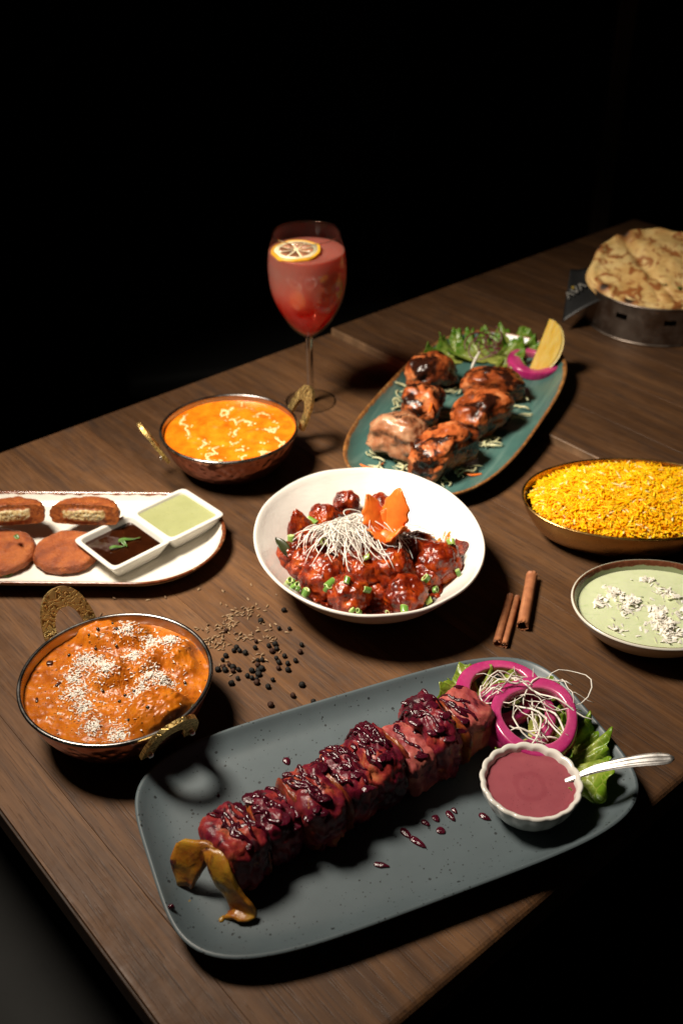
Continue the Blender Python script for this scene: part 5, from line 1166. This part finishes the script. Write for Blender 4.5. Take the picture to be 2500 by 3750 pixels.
# ================================================================== rice
def rice_z(x, y):
    r_ = np.hypot(x / (RA_ - .010), y / (RB_ - .009)); return .040 + .022 * np.clip(1 - r_ ** 2.4, -1, 1)
def mat_rice():
    m = MT('saffron_rice'); c_ = m.attr('gcol', True); m.set(color=c_, rough=.5, spec=.12, sss=.6, sssr=(1, .7, .2), ssss=.005); return m.m
M_rice = mat_rice()
V, F = disc(RA_ - .010, RB_ - .009, lambda x, y, s: rice_z(x, y) - .0004, 30, 90, 2.08)
rb = np.random.RandomState(21); NG = 5200
pv = np.array([(t, r_ * math.cos(a), r_ * math.sin(a)) for t, r_ in ((-.5, .02), (-.42, .55), (-.15, 1), (.2, .95), (.43, .5), (.5, .02)) for a in np.linspace(0, 2 * pi, 5, endpoint=False)])
pf = [(i * 5 + j, i * 5 + (j + 1) % 5, (i + 1) * 5 + (j + 1) % 5, (i + 1) * 5 + j) for i in range(5) for j in range(5)]
GV, GF, GC = [V], [tuple(f) for f in F], [np.tile((.92, .42, .006), (len(V), 1))]
base = len(V)
for k in range(NG):
    while True:
        a = rb.uniform(-1, 1, 2)
        if (a ** 2).sum() < 1.0: break
    x, y = a[0] * (RA_ - .011), a[1] * (RB_ - .010); l = rb.uniform(.0085, .0150); w = rb.uniform(.0008, .0012)
    q = pv * np.array([l, w, w]); q[:, 2] += .05 * l * (1 - (2 * pv[:, 0]) ** 2) * rb.uniform(-1, 1)
    edge = (a ** 2).sum() > .72
    r0 = math.hypot(x / (RA_ - .010), y / (RB_ - .009)); zz = .040 + .022 * max(-1, 1 - r0 ** 2.4) + .0016 * math.sin(x * 160 + 2 * math.sin(y * 90)) * math.sin(y * 140 + 1)
    q = q @ rotm(rb.uniform(0, 6.28), 0, rb.normal(0, .12 if not edge else .35)).T + (x, y, zz + rb.uniform(-.0014, .0016))
    u = rb.rand(); cc = (1.0, .46, .002) if u < .58 else (.96, .33, .002) if u < .80 else (1.0, .58, .02) if u < .95 else (.95, .76, .30)
    GV.append(q); GF += [tuple(i + base for i in f) for f in pf]; base += len(q); GC.append(np.tile(cc, (len(q), 1)))
o = mk('rice', np.vstack(GV), GF, M_rice, attrs={'gcol': np.vstack(GC)}, loc=(RCX, RCY, 0)); tag(o, 'heap of long grain saffron yellow rice in the brass dish', 'rice', kind='stuff')

# ================================================================== sage bowl contents
def mat_raita():
    m = MT('herb_yoghurt'); n1 = m.noise(m.co(), 70, 4); st = m.noise(m.co((40, 160, 40), rot=(0, 0, .5)), 1.6, 3, .6, .8); c_ = m.mix(n1, (.46, .52, .30, 1), (.58, .63, .42, 1)); c_ = m.mix(m.math('MULTIPLY', m.sstep(st, .58, .68), .35), c_, (.22, .34, .13, 1))
    m.set(color=c_, rough=.28, sss=.3, sssr=(.8, 1, .6), ssss=.004, coat=.2, normal=m.bump(n1, .2, .001)); return m.m
SB = np.array([.2885, .7490])
rl = [(p[0] * 1.019 - SB[0], p[1] * 1.019 - SB[1], .006, .0022) for p in D['raita_coco'][:5]]
def zr(x, y, s=None): return .0292 + gsum(x, y, rl) + .0005 * fbm(np.c_[x, y, 0 * x] * 60, 3) + (0 if s is None else .0008 * s ** 16)
V, F = disc(.0705, .0580, zr, 60, 130, 2.05)
tag(mk('yoghurt', V, F, mat_raita(), loc=(SB[0], SB[1], 0)), 'pale green herb yoghurt in the sage bowl', 'yoghurt')
rc = [(p[0] * 1.019 - SB[0], p[1] * 1.019 - SB[1]) for p in D['raita_coco']]; rc = rc[:3] + rc[:3] + rc + [(x_, y_) for x_, y_ in rc[:2]]
V, F = flakes(rc, 520, .0060, zr, lambda x, y: (x / .060) ** 2 + (y / .048) ** 2 < 1, (.0025, .0085), .0026, 5, .0025)
o = mk('coconut_shreds', V, F, M_coco, smooth=False, loc=(SB[0], SB[1], 0)); tag(o, 'white fresh coconut shreds heaped on the green yoghurt', 'coconut', kind='stuff')

# ================================================================== wine glass
def mat_glass():
    m = MT('clear_glass'); bf = m.n('NewGeometry').outputs['Backfacing']; fr = m.n('Fresnel', {0: m.n('MapRange', {0: bf, 1: 0., 2: 1., 3: 1.5, 4: 0.6667}).outputs[0]}).outputs[0]; tr = m.n('BsdfTransparent', {0: (.95, .95, .94, 1)}); gl = m.n('BsdfGlossy', {0: (1, 1, 1, 1), 1: .03})
    ms = m.n('MixShader', {0: m.math('MULTIPLY', fr, .6)}); m.nt.links.new(tr.outputs[0], ms.inputs[1]); m.nt.links.new(gl.outputs[0], ms.inputs[2]); m.nt.links.new(ms.outputs[0], m.out.inputs[0]); return m.m
M_glass = mat_glass()
M_glass2 = MT('solid_glass').set(color=(.97, .97, .95, 1), rough=.02, trans=1.0, ior=1.48).m
gx, gy = -.0387, 1.2105
g = empty('wine_glass', (gx, gy, 0)); tag(g, 'stemmed wine glass of pink drink standing behind the curry', 'wine glass')
bowlp = spl([(.0050, .0935), (.0100, .0955), (.0230, .1075), (.0360, .1265), (.0455, .1505), (.0487, .1790), (.0470, .2010), (.0408, .2240)], 6)
inn = bowlp.copy(); inn[:, 0] -= .0010; inn[:, 1] += np.linspace(.0022, 0, len(inn)); 
bp = np.r_[[(0, .0925)], bowlp, [(.0403, .2246)], inn[::-1], [(0, .0962)]]
mk('glass_bowl', *lathe(bp, 96), M_glass, g)
stp = spl([(.0050, .0935), (.0046, .080), (.0043, .05), (.0046, .02), (.0062, .010), (.0120, .0055), (.0220, .0032), (.0305, .0018), (.0312, .0009), (.0300, .0002), (.0, .0002)], 5)
mk('stem', *lathe(np.r_[[(0, .0935)], stp[stp[:, 1] > .0098], [(0, .0098)]], 48), M_glass2, g)
fp = stp[stp[:, 1] <= .0098]; mk('foot', *lathe(fp, 72), M_glass, g)
ta = np.linspace(0, 2 * pi, 11)
mk('foot_edge', *lathe(np.c_[.0316 + .0010 * np.cos(ta), .0012 + .0010 * np.sin(ta)], 90), M_glass2, g)
mk('lip', *lathe(np.c_[.0405 + .0007 * np.cos(ta), .2249 + .0007 * np.sin(ta)], 90), M_glass2, g)
def mat_drink():
    m = MT('pink_drink'); t = m.n('TexCoord').outputs['Object']; z = m.n('SeparateXYZ', {0: t}).outputs[2]
    wob = m.math('ADD', z, m.math('MULTIPLY', m.math('SUBTRACT', m.noise(m.co(), 25, 3), .5), .02))
    c_ = m.ramp(m.n('MapRange', {0: wob, 1: .098, 2: .205, 3: 0., 4: 1.}).outputs[0], [(0, (.85, .012, .006, 1)), (.34, (.80, .030, .014, 1)), (.60, (.64, .19, .145, 1)), (.80, (.56, .25, .21, 1)), (1, (.56, .18, .14, 1))])
    tr = m.n('BsdfTransparent', {0: m.mix(.6, c_, (1, .6, .5, 1))}); m.set(color=c_, rough=.08, sss=1.0, sssr=(1, .35, .25), ssss=.015, spec=.3)
    ms = m.n('MixShader', {0: m.n('MapRange', {0: z, 1: .11, 2: .19, 3: .90, 4: .42}).outputs[0]}); m.nt.links.new(tr.outputs[0], ms.inputs[1]); m.nt.links.new(m.b.outputs[0], ms.inputs[2]); m.nt.links.new(ms.outputs[0], m.out.inputs[0]); return m.m
lev = .2035
dp = [(max(r_ - .0004, 0), z_) for r_, z_ in inn if z_ < lev]; dp = [(0, .0970)] + dp + [(.0452, lev), (.0445, lev + .0003), (.030, lev), (0, lev)]
tag(mk('drink', *lathe(dp, 96), mat_drink(), loc=(gx, gy, 0)), 'layered drink fading from dusky pink to red in the wine glass', 'drink')
# ice
M_ice = MT('ice').set(color=(.80, .72, .68, 1), rough=.12, alpha=.30).m
for i, (dx, dy, z, s, lab) in enumerate(((-.012, -.022, .152, .0080, 'small ice cube with one clear face inside the drink'), (.008, -.024, .162, .0088, 'larger ice cube beside a smaller one in the drink'), (-.008, -.016, .136, .0085, 'lowest ice cube sunk in the red part of the drink'))):
    V, F = blob((s, s * .9, s), 50 + i, box=6, amp=.08, sub=4, flat=1); tag(mk('ice_cube', V, F, M_ice, loc=(gx + dx, gy + dy, z), rot=(i, .5 * i, i * 2)), lab, 'ice cube', 'ice cubes in the drink')
# lemon slice
def lemon_slice():
    t = empty('lemon_slice', (gx - .012, gy - .010, lev + .0022)); tag(t, 'round lemon slice floating on top of the pink drink', 'lemon')
    Rl = .0295; M_peel = mat_plain('lemon_peel', (.80, .42, .03, 1), .35, var=.15, scale=150, sss=.2); M_pith = mat_plain('lemon_pith', (.86, .76, .50, 1), .5, var=.05, sss=.3)
    M_pulp = mat_food('lemon_pulp', [(.3, (.22, .075, .035, 1)), (.7, (.46, .22, .12, 1))], 160, .2, coat=.4, sss=.3, bump=.4)
    def wob(V, th, p): V[:, :, :2] *= (1 + .025 * np.sin(5 * th + 1) + .015 * np.sin(9 * th))[None, :, None]; return V
    mk('peel', *lathe([(Rl - .0035, -.0022), (Rl - .0008, -.0022), (Rl, -.001), (Rl, .001), (Rl - .0008, .0022), (Rl - .0035, .0022), (Rl - .0035, -.0022)], 60, mod=wob), M_peel, t)
    mk('pith', *lathe([(0, -.0021), (Rl - .003, -.0021), (Rl - .003, .0021), (0, .0021)], 60, mod=wob), M_pith, t)
    for k in range(8):
        a0 = k * pi / 4 + .07; a1 = a0 + pi / 4 - .14; r1 = Rl * .70; pts = [(.0028 * math.cos((a0 + a1) / 2), .0028 * math.sin((a0 + a1) / 2))] + [(r1 * math.cos(a), r1 * math.sin(a)) for a in np.linspace(a0, a1, 8)]
        n = len(pts); V = np.array([(x, y, .0019) for x, y in pts] + [(x * .97, y * .97, .0027) for x, y in pts]); F = [tuple(range(n, 2 * n))] + [(i, (i + 1) % n, n + (i + 1) % n, n + i) for i in range(n)]
        mk('segment', V, F, M_pulp, t)
    t.rotation_euler = (rad(3), rad(-2), .3)
lemon_slice()

# ================================================================== bread basket
BX, BY, BR, BH = .458, 1.436, .0965, .056
def basket():
    t = empty('bread_basket', (BX, BY, STEP)); tag(t, 'round steel bread basket with small square cutouts', 'basket')
    ns, nz = 144, 14; hole = set()
    for k in range(9):
        for a in range(4):
            for b in (8, 9): hole.add(((k * 16 + a + 9) % ns, b))
    V = []
    for r_ in (BR, BR - .0012):
        for i in range(ns):
            a = 2 * pi * i / ns
            for j in range(nz + 1): V.append((r_ * math.cos(a) * (1 + .015 * j / nz), r_ * math.sin(a) * (1 + .015 * j / nz), .0004 + BH * j / nz))
    m_ = nz + 1; o_ = ns * m_; F = []
    for i in range(ns):
        for j in range(nz):
            if (i, j) in hole: continue
            a, b, c_, d = i * m_ + j, ((i + 1) % ns) * m_ + j, ((i + 1) % ns) * m_ + j + 1, i * m_ + j + 1
            F += [(a, b, c_, d), (d + o_, c_ + o_, b + o_, a + o_)]
    mk('basket_wall', np.array(V), F, M_bask, t)
    a = np.linspace(0, 2 * pi, 11)
    for nm, zz, rr in (('top_rim', BH, BR * 1.015), ('bottom_rim', .0016, BR)):
        mk(nm, *lathe(np.c_[rr + .0013 * np.cos(a), zz + .0013 * np.sin(a)], 120), M_bask, t)
    mk('basket_floor', *lathe([(0, .001), (BR - .002, .001), (BR - .002, .0022), (0, .0022)], 72), M_bask, t)
M_bask = mat_metal('brushed_steel', (.27, .225, .19, 1), .40)
basket()
def mat_naan():
    m = MT('naan'); v = m.co(); a = m.noise(v, 26, 5, .6, .6); b = m.noise(v, 48, 5, .62, .9); h = m.attr('puff')
    c_ = m.ramp(a, [(.3, (.55, .30, .09, 1)), (.5, (.74, .48, .18, 1)), (.7, (.84, .62, .28, 1))])
    br = m.math('ADD', m.sstep(b, .51, .62), m.math('MULTIPLY', m.sstep(h, .25, .7), .8), True)
    c_ = m.mix(m.math('MULTIPLY', br, .92), c_, (.30, .085, .016, 1)); c_ = m.mix(m.sstep(h, .62, .9), c_, (.022, .010, .006, 1))
    m.set(color=c_, rough=.55, sss=.15, sssr=(1, .6, .3), normal=m.bump(m.noise(v, 150, 4), .4, .0015)); return m.m
def naan(loc, rx_, ry_, tilt, rz, seed, label):
    nr, nt_ = 60, 150; s = np.linspace(.001, 1, nr)[:, None]; t = np.linspace(0, 2 * pi, nt_, endpoint=False)[None]
    k = 1 + .06 * np.sin(2 * t + seed) + .05 * np.sin(3 * t + 2 * seed) + .02 * np.sin(8 * t + seed)
    x = (rx_ * s * k * np.cos(t)).ravel(); y = (ry_ * s * k * np.sin(t)).ravel(); S = np.repeat(s.ravel(), nt_); P = np.c_[x, y, 0 * x]
    puff = np.zeros_like(x); r_ = np.random.RandomState(seed * 7 + 1)
    bub = [(-.098, .045, .013, .011), (-.055, .078, .020, .012), (-.100, -.040, .014, .006), (-.070, -.068, .016, .004)] + [(r_.uniform(-.9, .9) * rx_, r_.uniform(-.9, .9) * ry_, r_.uniform(.008, .018), r_.uniform(.003, .007)) for _ in range(26)]
    hot = np.zeros_like(x)
    for n_, (bx, by, br, bh) in enumerate(bub):
        d = np.hypot(x - bx, y - by) / br; g = np.exp(-d ** 2 * 1.3); puff += bh * g; hot = np.maximum(hot, g * (1.0 if n_ < 4 else .42))
    th = .006 * (1 - S ** 4) + .006 * np.exp(-((S - .93) / .06) ** 2) + .0035 * fbm(P * 38 + seed, 4)
    z = th * .8 + puff * .65 - .007 * np.exp(-((x + .035 + .25 * y) / .008) ** 2) + .004 * np.sin(x * 22 + 1) * np.cos(y * 17) - .010 * S ** 3 * np.clip(-y / ry_, 0, 1); z = np.where(S > .985, z - .006 * (S - .985) / .015, z)
    top = np.c_[x, y, z]; bot = np.c_[x, y, z - .006 * np.clip((1 - S) * 12, 0, 1) - .0005]
    n = len(x); F = [(i * nt_ + j, i * nt_ + (j + 1) % nt_, (i + 1) * nt_ + (j + 1) % nt_, (i + 1) * nt_ + j) for i in range(nr - 1) for j in range(nt_)]
    F2 = [tuple(q + n for q in f[::-1]) for f in F]; e = [((nr - 1) * nt_ + j, (nr - 1) * nt_ + (j + 1) % nt_, n + (nr - 1) * nt_ + (j + 1) % nt_, n + (nr - 1) * nt_ + j) for j in range(nt_)]
    V = np.r_[top, bot]; o = mk('naan', V, [f for f in F] + F2 + [q[::-1] for q in e], M_naan, attrs={'puff': np.r_[hot, hot]}); o.matrix_world = Matrix.Translation(loc) @ Matrix.Rotation(tilt, 4, 'X') @ Matrix.Rotation(rz, 4, 'Z'); return tag(o, label, 'bread', 'naan breads in the basket')
M_naan = mat_naan()
naan((.474, 1.444, .084), .116, .092, rad(17), 0, 1, 'blistered naan with charred bubbles leaning on top of the basket')
naan((.480, 1.450, .076), .098, .080, rad(10), .8, 2, 'lower naan mostly hidden inside the steel basket')
herbs = [(.50, 1.437), (.505, 1.46), (.455, 1.40), (.475, 1.392), (.515, 1.45)]
for i, (x, y) in enumerate(herbs):
    herb((x, y, .090 + (y - 1.444) * .30 + .003), .009, .0022, i * 1.3, ['green herb leaf baked on the upper naan middle', 'green herb leaf near the naan hind edge', 'green herb leaf beside a browned naan patch', 'small green herb by the naan front edge', 'second green herb leaf on the naan middle'][i], tilt=rad(21))
# dark printed paper liner
def liner():
    t = empty('paper_liner', (0, 0, 0)); tag(t, 'black printed paper liner hanging out of the steel basket', 'paper liner')
    c00, c10, c01, c11 = [np.array(p) for p in ((.374, 1.400, .060), (.368, 1.474, .078), (.3165, 1.392, .028), (.338, 1.475, .075))]
    n = 16; V = []
    for u in np.linspace(0, 1, n):
        for v in np.linspace(0, 1, n):
            p = (c00 * (1 - u) * (1 - v) + c10 * (1 - u) * v + c01 * u * (1 - v) + c11 * u * v); p = p + np.array([-.41, -.37, .83]) * (.0035 * math.sin(u * pi) * math.cos(v * 4) - .002); V.append(p)
    V = np.array(V); o = mk('paper', V, gridF(n, n), mat_plain('black_paper', (.006, .0065, .007, 1), .5, var=.2, scale=60, bump=.3, bscale=100), t); so = o.modifiers.new('thick', 'SOLIDIFY'); so.thickness = .0004
    # white lettering AVA with a yellow mark
    M_ink = mat_plain('white_ink', (.16, .155, .14, 1), .6, var=.05); M_yel = mat_plain('yellow_ink', (.25, .17, .01, 1), .6, var=.05)
    X = Vector((.8163, .2573, .5172)).normalized(); nrm = Vector((-.4134, -.3652, .8341)).normalized(); Y = nrm.cross(X).normalized(); nrm = X.cross(Y)
    org = Vector((.3303, 1.4221, .0480)) + nrm * .0022
    def stroke(pts, w=.0018, mt=M_ink):
        for (x0, y0), (x1, y1) in zip(pts[:-1], pts[1:]):
            a = Vector((x0, y0)); b = Vector((x1, y1)); d = (b - a).normalized(); s_ = Vector((-d.y, d.x)) * w / 2; q = [a + s_, b + s_, b - s_, a - s_]
            V = [org + X * p.x + Y * p.y + nrm * h for h in (0, .0004) for p in q]
            mk('letter_stroke', [tuple(v) for v in V], [(0, 1, 2, 3), (7, 6, 5, 4), (0, 4, 5, 1), (1, 5, 6, 2), (2, 6, 7, 3), (3, 7, 4, 0)], mt, t, False)
    H = .0125
    stroke([(0, 0), (.0045, H), (.009, 0)]); stroke([(.0105, H), (.015, 0), (.0195, H)]); stroke([(.021, 0), (.0255, H), (.030, 0)]); stroke([(.0145, H * .85), (.0165, H * 1.25)], .003, M_yel)
liner()
